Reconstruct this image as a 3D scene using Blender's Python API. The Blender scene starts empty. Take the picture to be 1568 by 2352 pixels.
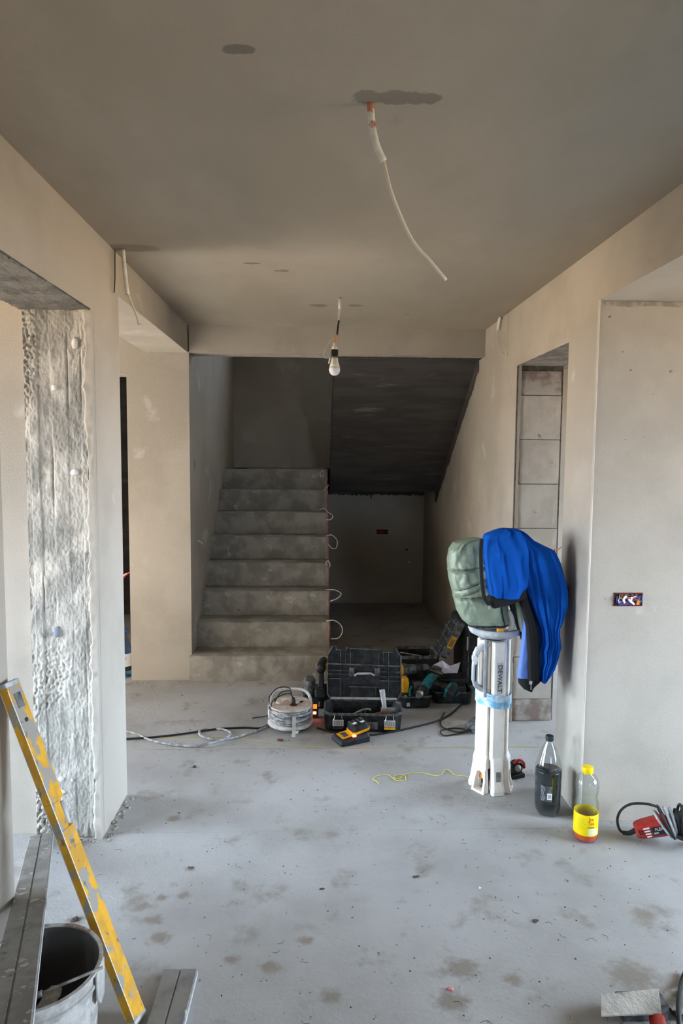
import bpy, bmesh, math, random
from mathutils import Vector, Matrix, noise
random.seed(7)
SC = bpy.context.scene
COL = SC.collection

# ------------------------------------------------------------------ camera
F, PT, YW, RL, H = 1568.0, 0.0816, 0.0377, 0.008, 1.5
def _cam():
    cd = bpy.data.cameras.new('camera'); co = bpy.data.objects.new('camera', cd); COL.objects.link(co)
    R = Vector((math.cos(YW), -math.sin(YW), 0))
    Fw = Vector((math.sin(YW)*math.cos(PT), math.cos(YW)*math.cos(PT), -math.sin(PT)))
    U = Vector((math.sin(YW)*math.sin(PT), math.cos(YW)*math.sin(PT), math.cos(PT)))
    c, s = math.cos(RL), math.sin(RL)
    R2 = c*R + s*U; U2 = c*U - s*R
    m = Matrix.Identity(4)
    for i in range(3):
        m[i][0], m[i][1], m[i][2] = R2[i], U2[i], -Fw[i]
    m.translation = (0, 0, H)
    co.matrix_world = m
    cd.sensor_fit = 'VERTICAL'; cd.sensor_height = 36.0; cd.lens = F/2352*36
    cd.clip_start = 0.02
    SC.camera = co
_cam()
def ray(x, y):
    du, dv = x-784, y-1176
    c, s = math.cos(RL), math.sin(RL)
    u = (du*c+dv*s)/F; v = -(-du*s+dv*c)/F
    yf = math.cos(PT)+math.sin(PT)*v; Z = -math.sin(PT)+math.cos(PT)*v
    return Vector((u*math.cos(YW)+yf*math.sin(YW), -u*math.sin(YW)+yf*math.cos(YW), Z))
def at(x, y, X=None, Y=None, Z=None):
    d = ray(x, y)
    t = X/d.x if X is not None else Y/d.y if Y is not None else (Z-H)/d.z
    return Vector((0, 0, H)) + d*t

# ------------------------------------------------------------------ daylight
w = bpy.data.worlds.new('daylight'); SC.world = w; w.use_nodes = True
nt = w.node_tree; nt.nodes.clear()
o = nt.nodes.new('ShaderNodeOutputWorld'); bg = nt.nodes.new('ShaderNodeBackground')
tc = nt.nodes.new('ShaderNodeTexCoord'); sp = nt.nodes.new('ShaderNodeSeparateXYZ'); rp = nt.nodes.new('ShaderNodeValToRGB')
mr = nt.nodes.new('ShaderNodeMapRange'); mr.inputs[1].default_value = -1
nt.links.new(tc.outputs['Generated'], sp.inputs[0]); nt.links.new(sp.outputs[2], mr.inputs[0])
nt.links.new(mr.outputs[0], rp.inputs[0]); nt.links.new(rp.outputs[0], bg.inputs[0]); nt.links.new(bg.outputs[0], o.inputs[0])
e = rp.color_ramp.elements
e[0].position = 0.47; e[0].color = (.36, .27, .17, 1)       # sunlit bare ground outside
e[1].position = 0.53; e[1].color = (.66, .82, 1.0, 1)      # overcast sky
bg.inputs[1].default_value = 11.0
sl = bpy.data.lights.new('sun', 'SUN'); sl.energy = 38; sl.angle = .01; sl.color = (1, .94, .86)
so = bpy.data.objects.new('sun', sl); COL.objects.link(so); so.location = (-8, 3.5, 6)
so.rotation_euler = Vector((1, -.30, -.62)).to_track_quat('-Z', 'Z').to_euler()
def portal(name, loc, sx, sy, direction):
    l = bpy.data.lights.new(name, 'AREA'); l.shape = 'RECTANGLE'; l.size = sx; l.size_y = sy
    l.cycles.is_portal = True
    ob = bpy.data.objects.new(name, l); COL.objects.link(ob); ob.location = loc
    ob.rotation_euler = Vector(direction).to_track_quat('-Z', 'Z').to_euler()
vs = SC.view_settings; vs.view_transform = 'Standard'; vs.look = 'None'; vs.gamma = 1; vs.use_curve_mapping = False
vs.exposure = 1.8
SC.display_settings.display_device = 'sRGB'
try:
    SC.cycles.max_bounces = 12; SC.cycles.diffuse_bounces = 8; SC.cycles.transmission_bounces = 10
    SC.cycles.sample_clamp_indirect = 4; SC.cycles.caustics_refractive = False; SC.cycles.caustics_reflective = False
except Exception: pass

# ------------------------------------------------------------------ materials
MATS = {}
def M(name, c1, c2=None, scale=4, detail=6, rough=.85, bump=0, bscale=80, spots=None, spots2=None, metal=0, stretch=(1, 1, 1),
      marks=(), emis=None, spec=.3, thr=(.4, .6), trans=0, ior=1.45, alpha=1):
    m = bpy.data.materials.new(name); m.use_nodes = True; MATS[name] = m
    t = m.node_tree; N = t.nodes; L = t.links; b = N['Principled BSDF']
    b.inputs['Roughness'].default_value = rough; b.inputs['Metallic'].default_value = metal
    b.inputs['Specular IOR Level'].default_value = spec
    b.inputs['Base Color'].default_value = (*c1, 1)
    if trans: b.inputs['Transmission Weight'].default_value = trans; b.inputs['IOR'].default_value = ior
    if emis: b.inputs['Emission Color'].default_value = (*emis[0], 1); b.inputs['Emission Strength'].default_value = emis[1]
    tcn = N.new('ShaderNodeTexCoord'); mp = N.new('ShaderNodeMapping'); L.new(tcn.outputs['Object'], mp.inputs[0])
    mp.inputs['Scale'].default_value = stretch
    def nz(sc, det=6, ro=.6):
        n = N.new('ShaderNodeTexNoise'); n.inputs['Scale'].default_value = sc; n.inputs['Detail'].default_value = det
        n.inputs['Roughness'].default_value = ro; L.new(mp.outputs[0], n.inputs['Vector']); return n.outputs[0]
    def ramp(sock, a, bb):
        r = N.new('ShaderNodeMapRange'); r.inputs[1].default_value = a; r.inputs[2].default_value = bb
        r.interpolation_type = 'SMOOTHSTEP'; L.new(sock, r.inputs[0]); return r.outputs[0]
    def mix(fac, A, B):
        x = N.new('ShaderNodeMix'); x.data_type = 'RGBA'; L.new(fac, x.inputs[0])
        for s, v in ((6, A), (7, B)):
            if isinstance(v, tuple): x.inputs[s].default_value = (*v, 1)
            else: L.new(v, x.inputs[s])
        return x.outputs[2]
    col = None
    if c2:
        col = mix(ramp(nz(scale, detail), *thr), c1, c2)
    for sp_ in (spots, spots2):
        if sp_:
            cc, sc, a, bb = sp_
            col = mix(ramp(nz(sc, 5), a, bb), col or c1, cc)
    for (pos, rad, cc, dist, dsc, soft) in marks:      # a stain with a place of its own
        v = N.new('ShaderNodeVectorMath'); v.operation = 'SUBTRACT'; L.new(tcn.outputs['Object'], v.inputs[0]); v.inputs[1].default_value = pos
        v2 = N.new('ShaderNodeVectorMath'); v2.operation = 'DIVIDE'; L.new(v.outputs[0], v2.inputs[0]); v2.inputs[1].default_value = rad
        ln = N.new('ShaderNodeVectorMath'); ln.operation = 'LENGTH'; L.new(v2.outputs[0], ln.inputs[0])
        ad = N.new('ShaderNodeMath'); ad.operation = 'MULTIPLY_ADD'; L.new(nz(dsc, 3), ad.inputs[0]); ad.inputs[1].default_value = dist; L.new(ln.outputs[1], ad.inputs[2])
        r = ramp(ad.outputs[0], 1+soft+dist*.5, 1-soft+dist*.5)
        col = mix(r, col or c1, cc)
    if col is not None: L.new(col, b.inputs['Base Color'])
    if bump:
        bp = N.new('ShaderNodeBump'); bp.inputs['Strength'].default_value = bump; bp.inputs['Distance'].default_value = .01
        L.new(nz(bscale, 5, .7), bp.inputs['Height']); L.new(bp.outputs[0], b.inputs['Normal'])
    return m
PL1, PL2 = (.445, .405, .35), (.385, .35, .30)
M('wall_plaster', PL1, PL2, scale=1.6, rough=.92, bump=.25, bscale=140, spots=((.48, .46, .425), 3.1, .62, .70), spots2=((.30, .26, .21), 34, .72, .78))
M('ceiling_plaster', (.375, .330, .270), (.33, .29, .235), scale=1.3, rough=.92, bump=.15, bscale=160, stretch=(1, .6, 1), spots=((.29, .265, .23), 5, .68, .76),
  marks=(((.20, 1.655, 2.33), (.10, .030, 1), (.225, .195, .158), 2.4, 15, .12), ((-.164, 1.48, 2.33), (.030, .016, 1), (.19, .165, .135), 1.4, 20, .15),
         ((-.28, 3.05, 2.33), (0.035, 0.012, 1), (.20, .165, .13), 2.0, 22, .25), ((-.16, 3.16, 2.33), (0.035, 0.018, 1), (.22, .18, .14), 2.0, 22, .25),
         ((.0, 3.86, 2.33), (0.049, 0.036, 1), (.22, .19, .16), 2.0, 20, .25), ((.22, 3.85, 2.33), (0.042, 0.030, 1), (.24, .21, .17), 2.0, 20, .25),
         ((-.74, 2.86, 2.33), (.10, .05, 1), (.25, .22, .18), .5, 12, .2)))
FM = [(437, 1995, .03), (372, 2062, .035), (423, 2056, .04), (325, 2082, .05), (352, 2112, .05), (365, 2155, .06), (172, 2116, .05), (530, 2205, .04), (620, 2222, .05), (1060, 2225, .09), (1040, 2300, .08), (1180, 2250, .05), (1450, 2240, .12), (760, 2290, .05), (400, 1880, .05), (1480, 2100, .06), (700, 2160, .04)]
M('floor_screed', (.41, .405, .40), (.33, .325, .315), scale=1.8, detail=9, rough=.8, bump=.3, bscale=55, thr=(.36, .66), spots=((.25, .235, .21), 6, .54, .74), spots2=((.13, .115, .095), 44, .655, .72),
  marks=[((at(x, y, Z=0).x, at(x, y, Z=0).y, 0), (r*.55, r*.42, 1), (.25, .225, .195), 2.2, 34, .6) for x, y, r in FM])
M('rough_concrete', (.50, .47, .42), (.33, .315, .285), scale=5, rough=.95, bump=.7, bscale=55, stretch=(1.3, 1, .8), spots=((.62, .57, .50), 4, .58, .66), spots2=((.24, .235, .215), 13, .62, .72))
M('stair_concrete', (.37, .345, .305), (.25, .235, .205), scale=7, rough=.95, bump=.7, bscale=60, spots=((.48, .46, .43), 9, .62, .70), spots2=((.15, .14, .12), 15, .66, .74))
M('pink_mortar', (.40, .28, .25), (.33, .25, .22), scale=20, rough=.95, bump=.6, bscale=80)
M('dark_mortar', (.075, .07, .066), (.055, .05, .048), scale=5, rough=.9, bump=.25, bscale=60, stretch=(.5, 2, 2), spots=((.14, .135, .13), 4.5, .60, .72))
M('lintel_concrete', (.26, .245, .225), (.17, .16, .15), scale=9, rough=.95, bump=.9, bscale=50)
M('aac_block', (.66, .625, .57), (.55, .515, .465), scale=4, rough=.95, bump=.3, bscale=90, spots=((.30, .28, .25), 11, .66, .74))
M('aac_block_dirty', (.52, .49, .45), (.30, .235, .21), scale=9, rough=.95, bump=.4, bscale=70)
M('mortar_joint', (.16, .15, .135), (.10, .09, .08), scale=30, rough=.95)
M('dark_void', (.02, .018, .015), rough=1)
M('white_plastic', (.83, .80, .74), (.74, .68, .60), scale=9, rough=.55, spots=((.74, .55, .34), 7, .66, .78), spots2=((.50, .48, .45), 20, .70, .78))
M('dusty_grey', (.33, .35, .38), (.55, .56, .57), scale=22, rough=.7, stretch=(1, 1, .4))
M('black_plastic', (.009, .010, .012), (.030, .032, .035), scale=22, rough=.5, spots=((.13, .135, .14), 34, .70, .78))
M('dusty_black', (.05, .053, .057), (.15, .155, .16), scale=30, rough=.65)
M('black_cloth', (.010, .010, .011), rough=.95)
M('rubber', (.018, .019, .021), rough=.55)
M('grey_cable', (.50, .51, .53), (.24, .25, .27), scale=45, rough=.6)
M('white_metal', (.72, .73, .73), (.55, .56, .57), scale=30, rough=.5, spots=((.10, .10, .10), 60, .66, .70))
M('flange', (.62, .55, .48), (.50, .42, .36), scale=25, rough=.7)
M('socket_cap', (.60, .47, .40), (.52, .42, .36), scale=30, rough=.6)
M('yellow', (.85, .43, .015), (.70, .33, .012), scale=30, rough=.5)
M('level_yellow', (.70, .36, .015), (.52, .27, .025), scale=18, rough=.6, stretch=(1, 1, .5), spots=((.30, .275, .24), 24, .52, .58), spots2=((.16, .14, .12), 40, .62, .68))
M('teal', (.008, .20, .22), (.02, .10, .11), scale=40, rough=.5)
M('red_plastic', (.42, .016, .014), (.36, .05, .04), scale=30, rough=.5, spots=((.45, .25, .23), 18, .66, .78))
M('blue_fleece', (.004, .085, .43), (.003, .070, .37), scale=6, rough=.9, bump=.1, bscale=300, spec=.1)
M('blue_lining', (.13, .22, .58), rough=.9, spec=.1)
M('green_nylon', (.235, .285, .215), (.20, .25, .185), scale=14, rough=.38, bump=.35, bscale=26, spec=.5)
M('green_seam_shade', (.07, .09, .065), rough=.6)  # darkened nylon green that puts crease shade into the stitch lines
M('dark_trim', (.02, .022, .026), rough=.7)
M('steel', (.62, .63, .64), rough=.3, metal=1)
M('dirty_steel', (.35, .33, .30), (.20, .19, .17), scale=30, rough=.6, metal=.4)
M('aluminium', (.25, .24, .225), (.17, .163, .152), scale=11, rough=.75, metal=.1, spots=((.44, .425, .40), 22, .60, .66), spots2=((.12, .11, .10), 14, .62, .70))
M('aluminium_edge', (.55, .56, .57), (.42, .42, .42), scale=30, rough=.6)
M('bucket_white', (.50, .485, .46), (.34, .32, .30), scale=16, rough=.8, bump=.4, bscale=50, spots=((.26, .19, .165), 13, .55, .62), spots2=((.62, .61, .59), 17, .60, .66))
M('bucket_inside', (.13, .125, .12), (.07, .065, .06), scale=9, rough=.9, stretch=(1, 1, .3))
M('orange', (.85, .40, .05), rough=.6)
M('blue_tape', (.16, .42, .66), (.62, .70, .76), scale=26, rough=.6, spots=((.01, .19, .42), 15, .60, .66))
M('paper', (.55, .56, .68), rough=.9)
M('cardboard', (.33, .24, .16), rough=.9)
M('white_wire', (.72, .70, .64), rough=.6)
M('cream_cable', (.62, .59, .48), rough=.6)
M('conduit', (.72, .70, .66), (.62, .60, .55), scale=40, rough=.7, marks=(((.125, 1.682, 2.325), (.03, .03, .016), (.50, .22, .14), 2.4, 120, .2), ((.132, 1.69, 2.285), (.010, .010, .010), (.40, .13, .09), 1.6, 120, .2)))
M('wire_red', (.42, .03, .03), rough=.5); M('wire_blue', (.03, .10, .45), rough=.5); M('wire_brown', (.16, .06, .03), rough=.5)
M('wire_green', (.05, .25, .12), rough=.5); M('wire_orange', (.80, .24, .06), rough=.5); M('wire_white', (.85, .85, .85), rough=.5)
M('box_red', (.20, .02, .015), rough=.7)
M('yellow_string', (.65, .58, .12), rough=.8)
def clear_plastic(name, tint, gl=.04, rough=.06):
    m = M(name, tint, rough=rough); t = m.node_tree; N = t.nodes; L = t.links
    tr = N.new('ShaderNodeBsdfTransparent'); tr.inputs[0].default_value = (*tint, 1)
    g = N.new('ShaderNodeBsdfGlossy'); g.inputs['Roughness'].default_value = rough
    l0 = N.new('ShaderNodeLayerWeight'); l0.inputs[0].default_value = .22; lw = N.new('ShaderNodeMath'); lw.operation = 'MULTIPLY_ADD'; L.new(l0.outputs[1], lw.inputs[0]); lw.inputs[1].default_value = .45; lw.inputs[2].default_value = gl
    mx = N.new('ShaderNodeMixShader'); L.new(lw.outputs[0], mx.inputs[0]); L.new(tr.outputs[0], mx.inputs[1]); L.new(g.outputs[0], mx.inputs[2])
    L.new(mx.outputs[0], N['Material Output'].inputs[0])
clear_plastic('pet', (.90, .93, .93)); clear_plastic('pet_blue', (.35, .62, .85))
M('dark_liquid', (.005, .010, .012), (.012, .022, .025), scale=14, rough=.12, spec=.6)
M('tea', (.62, .05, .012), (.70, .10, .02), scale=30, rough=.12, spec=.5)
M('cap_yellow', (.90, .62, .0), rough=.4); M('label_yellow', (.88, .68, .0), rough=.5); M('label_cream', (.78, .76, .50), rough=.6)
M('print_red', (.60, .02, .02), rough=.6); M('print_black', (.03, .03, .03), rough=.6); M('print_white', (.8, .8, .8), rough=.6); M('print_grey', (.35, .37, .38), rough=.6)
M('print_olive', (.42, .33, .02), rough=.6)
M('bulb_glass', (.86, .87, .92), rough=.12, spec=.6); M('bulb_base', (.80, .76, .66), rough=.5); M('glossy_black', (.01, .01, .01), rough=.2, spec=.6)
M('led_red', (.9, .1, .05), emis=((1, .10, .04), 5)); M('led_orange', (.9, .25, .03), emis=((1, .25, .03), .35))
M('crumbs', (.10, .085, .07), (.05, .04, .035), scale=50, rough=1); M('pink_crumb', (.60, .25, .27), rough=.9); M('white_chip', (.75, .74, .72), rough=.8)
M('rubble', (.45, .43, .40), (.28, .26, .24), scale=60, rough=1)
M('plaster_flake', (.66, .65, .63), rough=.9); M('grey_flake', (.22, .25, .30), rough=.9)
M('dark_plaster', (.24, .21, .18), (.36, .33, .29), scale=20, rough=.95)  # brown-grey tone for the wall chips, top crack and wall slot

# ------------------------------------------------------------------ mesh helpers
class B:
    def __init__(s): s.bm = bmesh.new()
    def box(s, x0, x1, y0, y1, z0, z1):
        v = [s.bm.verts.new((x, y, z)) for z in (z0, z1) for y in (y0, y1) for x in (x0, x1)]
        for f in ((0, 2, 3, 1), (4, 5, 7, 6), (0, 1, 5, 4), (2, 6, 7, 3), (0, 4, 6, 2), (1, 3, 7, 5)): s.bm.faces.new([v[i] for i in f])
        return s
    def rings(s, rings, cap=True, close=True):
        vs = [[s.bm.verts.new(p) for p in r] for r in rings]
        n = len(vs[0])
        for a, b in zip(vs, vs[1:]):
            for i in range(n if close else n-1):
                j = (i+1) % n
                try: s.bm.faces.new((a[i], a[j], b[j], b[i]))
                except ValueError: pass
        if cap:
            for r in (vs[0][::-1], vs[-1]):
                try: s.bm.faces.new(r)
                except ValueError: pass
        return s
    def lathe(s, prof, seg=24, c=(0, 0, 0), cap=True, a0=0, fn=None):
        R = []
        for r, z in prof:
            R.append([(c[0]+(r*(fn(a0+2*math.pi*i/seg, z) if fn else 1))*math.cos(a0+2*math.pi*i/seg), c[1]+(r*(fn(a0+2*math.pi*i/seg, z) if fn else 1))*math.sin(a0+2*math.pi*i/seg), c[2]+z) for i in range(seg)])
        return s.rings(R, cap)
    def tube(s, pts, r, seg=8, smooth=6, cap=True):
        pts = [Vector(p) for p in pts]
        if smooth and len(pts) > 2:
            q = [pts[0]+(pts[0]-pts[1])]+pts+[pts[-1]+(pts[-1]-pts[-2])]; out = []
            for i in range(1, len(q)-2):
                for k in range(smooth):
                    t = k/smooth; a, b, c, d = q[i-1:i+3]
                    out.append(.5*((2*b)+(c-a)*t+(2*a-5*b+4*c-d)*t*t+(3*b-a-3*c+d)*t**3))
            out.append(pts[-1]); pts = out
        n = len(pts); rad = r if callable(r) else (lambda t: r)
        T = [(pts[min(i+1, n-1)]-pts[max(i-1, 0)]).normalized() for i in range(n)]
        u = T[0].orthogonal().normalized(); R = []
        for i in range(n):
            u = (u-T[i]*u.dot(T[i])); u = u.normalized() if u.length > 1e-6 else T[i].orthogonal().normalized()
            v = T[i].cross(u); rr = rad(i/(n-1))
            R.append([pts[i]+u*(rr*math.cos(2*math.pi*k/seg))+v*(rr*math.sin(2*math.pi*k/seg)) for k in range(seg)])
        return s.rings(R, cap)
    def bar(s, pts, w, d, up):          # rectangular section swept along a path
        pts = [Vector(p) for p in pts]; n = len(pts); up = Vector(up).normalized(); R = []
        for i in range(n):
            t = (pts[min(i+1, n-1)]-pts[max(i-1, 0)]).normalized(); sd = t.cross(up).normalized()
            R.append([pts[i]+sd*a*w/2+up*b*d/2 for a, b in ((-1, -1), (1, -1), (1, 1), (-1, 1))])
        return s.rings(R)
    def prism(s, poly, fn):             # poly of 2-D points; fn(a,b,side) -> 3-D point
        A = [s.bm.verts.new(fn(a, b, 0)) for a, b in poly]; Bv = [s.bm.verts.new(fn(a, b, 1)) for a, b in poly]
        s.bm.faces.new(A[::-1]); s.bm.faces.new(Bv); n = len(poly)
        for i in range(n): s.bm.faces.new((A[i], A[(i+1) % n], Bv[(i+1) % n], Bv[i]))
        return s
    def grid(s, nu, nv, fn):
        V = [[s.bm.verts.new(fn(i/nu, j/nv)) for i in range(nu+1)] for j in range(nv+1)]
        for j in range(nv):
            for i in range(nu): s.bm.faces.new((V[j][i], V[j][i+1], V[j+1][i+1], V[j+1][i]))
        return s
    def blob(s, c, r, seed=0, sub=1):
        q = bmesh.ops.create_icosphere(s.bm, subdivisions=sub, radius=1)
        for v in q['verts']:
            k = 1+.5*noise.noise(v.co*1.3+Vector((seed*7.1, seed*3.3, 0)))
            v.co = Vector((c[0]+v.co.x*r[0]*k, c[1]+v.co.y*r[1]*k, c[2]+v.co.z*r[2]*k))
        return s
    def xf(s, m): bmesh.ops.transform(s.bm, matrix=m, verts=s.bm.verts); return s
    def build(s, name, mat, parent=None, smooth=False, bevel=0, label=None):
        bmesh.ops.recalc_face_normals(s.bm, faces=s.bm.faces)
        me = bpy.data.meshes.new(name); s.bm.to_mesh(me); s.bm.free()
        ob = bpy.data.objects.new(name, me); COL.objects.link(ob)
        ob.data.materials.append(MATS[mat])
        if smooth:
            for p in me.polygons: p.use_smooth = True
        if bevel:
            b = ob.modifiers.new('bevel', 'BEVEL'); b.width = bevel; b.segments = 2; b.limit_method = 'ANGLE'; b.angle_limit = .7
        if smooth == 'auto' or (smooth and bevel):
            pass
        if parent: ob.parent = parent
        if label: ob['label'] = label
        return ob
def sharp(ob, ang=35):
    me = ob.data; bm = bmesh.new(); bm.from_mesh(me)
    for ed in bm.edges: ed.smooth = not (len(ed.link_faces) == 2 and ed.calc_face_angle(0) > math.radians(ang))
    for f in bm.faces: f.smooth = True
    bm.to_mesh(me); bm.free(); return ob
def thing(name, label, cat, loc=(0, 0, 0), rz=0, group=None):
    ob = bpy.data.objects.new(name, None); COL.objects.link(ob); ob.empty_display_size = .05
    ob.location = loc; ob.rotation_euler = (0, 0, rz); ob['label'] = label; ob['category'] = cat
    if group: ob['group'] = group
    return ob
def tag(ob, label, cat, group=None, kind=None):
    ob['label'] = label; ob['category'] = cat
    if group: ob['group'] = group
    if kind: ob['kind'] = kind
    return ob
def struct(ob, label=None, cat=None):
    ob['kind'] = 'structure'
    if label: ob['label'] = label
    if cat: ob['category'] = cat
    return ob
def text(name, body, size, mat, parent, loc, xdir, ydir, ext=.0006, align='CENTER', shear=0, sx=1):
    cu = bpy.data.curves.new(name, 'FONT'); cu.body = body; cu.size = size; cu.extrude = ext; cu.align_x = align; cu.align_y = 'CENTER'; cu.shear = shear
    t = bpy.data.objects.new(name+'_t', cu); COL.objects.link(t); bpy.context.view_layer.update()
    me = bpy.data.meshes.new_from_object(t.evaluated_get(bpy.context.evaluated_depsgraph_get()))
    bpy.data.objects.remove(t); me.materials.clear(); me.materials.append(MATS[mat])
    ob = bpy.data.objects.new(name, me); COL.objects.link(ob)
    x = Vector(xdir).normalized(); y = Vector(ydir).normalized(); z = x.cross(y)
    m = Matrix.Identity(4)
    for i in range(3): m[i][0], m[i][1], m[i][2] = x[i]*sx, y[i], z[i]
    m.translation = loc
    me.transform(m)
    if parent: ob.parent = parent
    return ob
def interp(tab, y):
    if y <= tab[0][0]: return tab[0][1]
    for (a, p), (b, q) in zip(tab, tab[1:]):
        if y <= b: return p+(q-p)*(y-a)/(b-a) if b > a else q
    return tab[-1][1]

# ------------------------------------------------------------------ structure
XL, XR, C, YB, ZB, YP1, YP2, YR, ZR = -.828, 1.1015, 2.33, 4.497, 2.158, 2.605, 2.945, 2.681, 2.113
YN, YD1, YD2, ZD, RI, TR, XS, YS, XJ, YK = 1.831, 2.995, 3.75, 2.004, .173, .2285, -.822, 4.464, -1.09, 6.9
ZDOOR = 2.032
SOF = ((4.66, 2.175), (6.2, 1.18))
def wall_x(x0, x1, y0, y1, z0, z1, holes):
    b = B(); ys = y0
    for (a, c_, za, zb) in sorted(holes):
        b.box(x0, x1, ys, a, z0, z1)
        if za > z0: b.box(x0, x1, a, c_, z0, za)
        if zb < z1: b.box(x0, x1, a, c_, zb, z1)
        ys = c_
    b.box(x0, x1, ys, y1, z0, z1); return b
def wall_y(y0, y1, x0, x1, z0, z1, holes):
    b = B(); xs = x0
    for (a, c_, za, zb) in sorted(holes):
        b.box(xs, a, y0, y1, z0, z1)
        if za > z0: b.box(a, c_, y0, y1, z0, za)
        if zb < z1: b.box(a, c_, y0, y1, zb, z1)
        xs = c_
    b.box(xs, x1, y0, y1, z0, z1); return b
# floor: three screed bays with hairline joints
flo = struct(B().box(-4.6, 4.2, -3.4, 7.1, -.25, -.06).build('floor', 'floor_screed'), 'grey dusty concrete screed floor with boot marks and dirt', 'floor')
for y0, y1 in ((-3.4, 2.627), (2.630, 3.4045), (3.4070, 7.1)):
    B().box(-4.6, 4.2, y0, y1, -.06, 0).build('screed_bay', 'floor_screed', flo)
# ceiling
ce = B(); ce.box(-4.6, 4.2, -3.4, 4.66, C, C+.18)
ce.box(-4.6, -1.3, 4.66, 7.1, C, C+.18); ce.box(1.36, 4.2, 4.66, 7.1, C, C+.18)
struct(ce.build('ceiling', 'ceiling_plaster'), 'bare grey-brown plastered ceiling with damp patches', 'ceiling')
# left wall, near part, with the doorway's lintel
b = B(); b.box(XJ, XL, -3.4, YN, 0, C); b.box(XJ, XL, YN, YP1+.01, ZDOOR, C)
wl = struct(b.build('wall_left', 'wall_plaster'), 'plastered left wall with a bare doorway in the foreground', 'wall')
def rough_grid(nu, nv, p0, du, dv, nrm, amp, seed):
    p0, du, dv, nrm = map(Vector, (p0, du, dv, nrm))
    def fn(u, v):
        p = p0+du*u+dv*v
        q = p*1.0
        d = .45*noise.noise(Vector((q.x*26, q.y*26, q.z*9+seed)))+.35*noise.noise(q*60)+.2*noise.noise(q*130)
        return p+nrm*(amp*d)
    return B().grid(nu, nv, fn)
# soffit of the near doorway, raw concrete
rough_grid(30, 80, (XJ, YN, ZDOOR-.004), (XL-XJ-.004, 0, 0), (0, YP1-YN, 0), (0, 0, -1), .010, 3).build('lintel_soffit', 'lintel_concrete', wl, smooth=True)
# pillar between the doorway and the passage
b = B(); b.box(XJ-3.0, XL, YP1+.03, YP2, 0, C); b.box(XJ, XL, YP1+.01, YP1+.03, 0, C)
pil = struct(b.build('wall_pillar', 'wall_plaster'), 'plastered pillar with a raw concrete face on the doorway side', 'pillar')
def jamb(u, v):
    x = XJ+.006+(XL-.032-XJ)*u; z = ZDOOR*v
    d = 0
    for k, (xe, st) in enumerate(((-1.065, .010), (-1.032, -.006), (-.985, .004), (-.925, -.003), (-.875, .005))):   # board marks
        xx = xe+.006*noise.noise(Vector((0, k*3.1, z*2.2)))
        d += .6*st*(1 if x > xx else 0)
        d -= .007*math.exp(-((x-xx)/.0035)**2)*max(0, -.08+noise.noise(Vector((k*9, 0, z*2.5))))*2.4
    h = max(0, noise.noise(Vector((x*5, 0, z*2.2+4)))+.05-(x+1.06)*2.4)       # honeycombed side
    d += h*.035*noise.noise(Vector((x*85, 1, z*85)))
    d += .0045*noise.noise(Vector((x*16, 7, z*7)))+.006*max(0, noise.noise(Vector((x*22, 11, z*11)))-.3)*2+.003*noise.noise(Vector((x*35, 2, z*22)))+.0025*noise.noise(Vector((x*110, 3, z*70)))
    if v < .001 or u < .001: d = 0
    return (x, YP1-d, z)
B().grid(90, 520, jamb).build('raw_concrete_face', 'rough_concrete', pil, smooth=True)
# ragged plaster skin along the corner
n = 260
def skin(u, v):
    z = ZDOOR*v if v > .001 else 0
    e_ = .032+.012*noise.noise(Vector((0, 1.7, z*5)))+.010*noise.noise(Vector((0, 4.2, z*22)))+.006*noise.noise(Vector((0, 9, z*70)))
    if z > ZDOOR: e_ = .0
    x = XL-e_*(1-u)
    y = YP1-.020+.004*noise.noise(Vector((x*40, 0, z*40)))+.016*max(0, 1-u*5)
    return (x, y, z)
B().grid(8, n, skin).build('ragged_plaster_edge', 'wall_plaster', pil, smooth=True)
b = B(); b.box(XL-.004, XL, YP1-.020, YP1+.012, 0, ZDOOR); b.build('plaster_arris', 'wall_plaster', pil)
for (px, py, w_, h_, m_) in ((172, 788, .012, .022, 'plaster_flake'), (172, 1085, .016, .014, 'plaster_flake'), (125, 890, .010, .014, 'plaster_flake'), (140, 1790, .012, .010, 'plaster_flake'), (142, 1820, .013, .012, 'plaster_flake'), (165, 1792, .006, .006, 'plaster_flake'), (130, 1452, .014, .020, 'grey_flake'), (170, 1690, .010, .010, 'aac_block')):
    p = at(px, py, Y=YP1-.008); B().blob((p.x, YP1-.006, p.z), (w_, .008, h_), seed=px, sub=2).build('plaster_splash', m_, pil, smooth=True)
# beam over the passage on the left, and its far wall
struct(B().box(-1.105, XL, YP2, YB, ZB, C).build('beam_left', 'wall_plaster'), 'plastered ceiling beam over the left passage opening', 'beam')
b = B(); b.box(-1.222, XS, YB, YK+.2, 0, 5.2); b.box(-2.15, -1.222, YB, YB+.25, 2.025, C); b.box(-4.6, -2.15, YB, YB+.25, 0, C)
struct(b.build('wall_stair_left', 'wall_plaster'), 'plastered wall end left of the stairs beside a dark doorway', 'wall')
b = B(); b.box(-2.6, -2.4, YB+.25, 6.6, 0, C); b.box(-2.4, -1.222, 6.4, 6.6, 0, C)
struct(b.build('wall_dark_room', 'dark_mortar'))  # dark mortar colour paints in the darkness of the unlit room
# beam in front of the stairwell
struct(B().box(XL, XR, YB, 4.66, ZB, C).build('beam_stairs', 'wall_plaster'), 'plastered beam across the stairwell opening under the ceiling', 'beam')
b = B(); b.box(-1.3, 1.4, 0, .2, C+.18, 5.2); b.box(-1.3, -1.2, .2, YB, C+.18, 5.2); b.box(1.36, 1.4, .2, YD2, C+.18, 5.2)
struct(b.build('wall_gallery', 'wall_plaster'))
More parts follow.
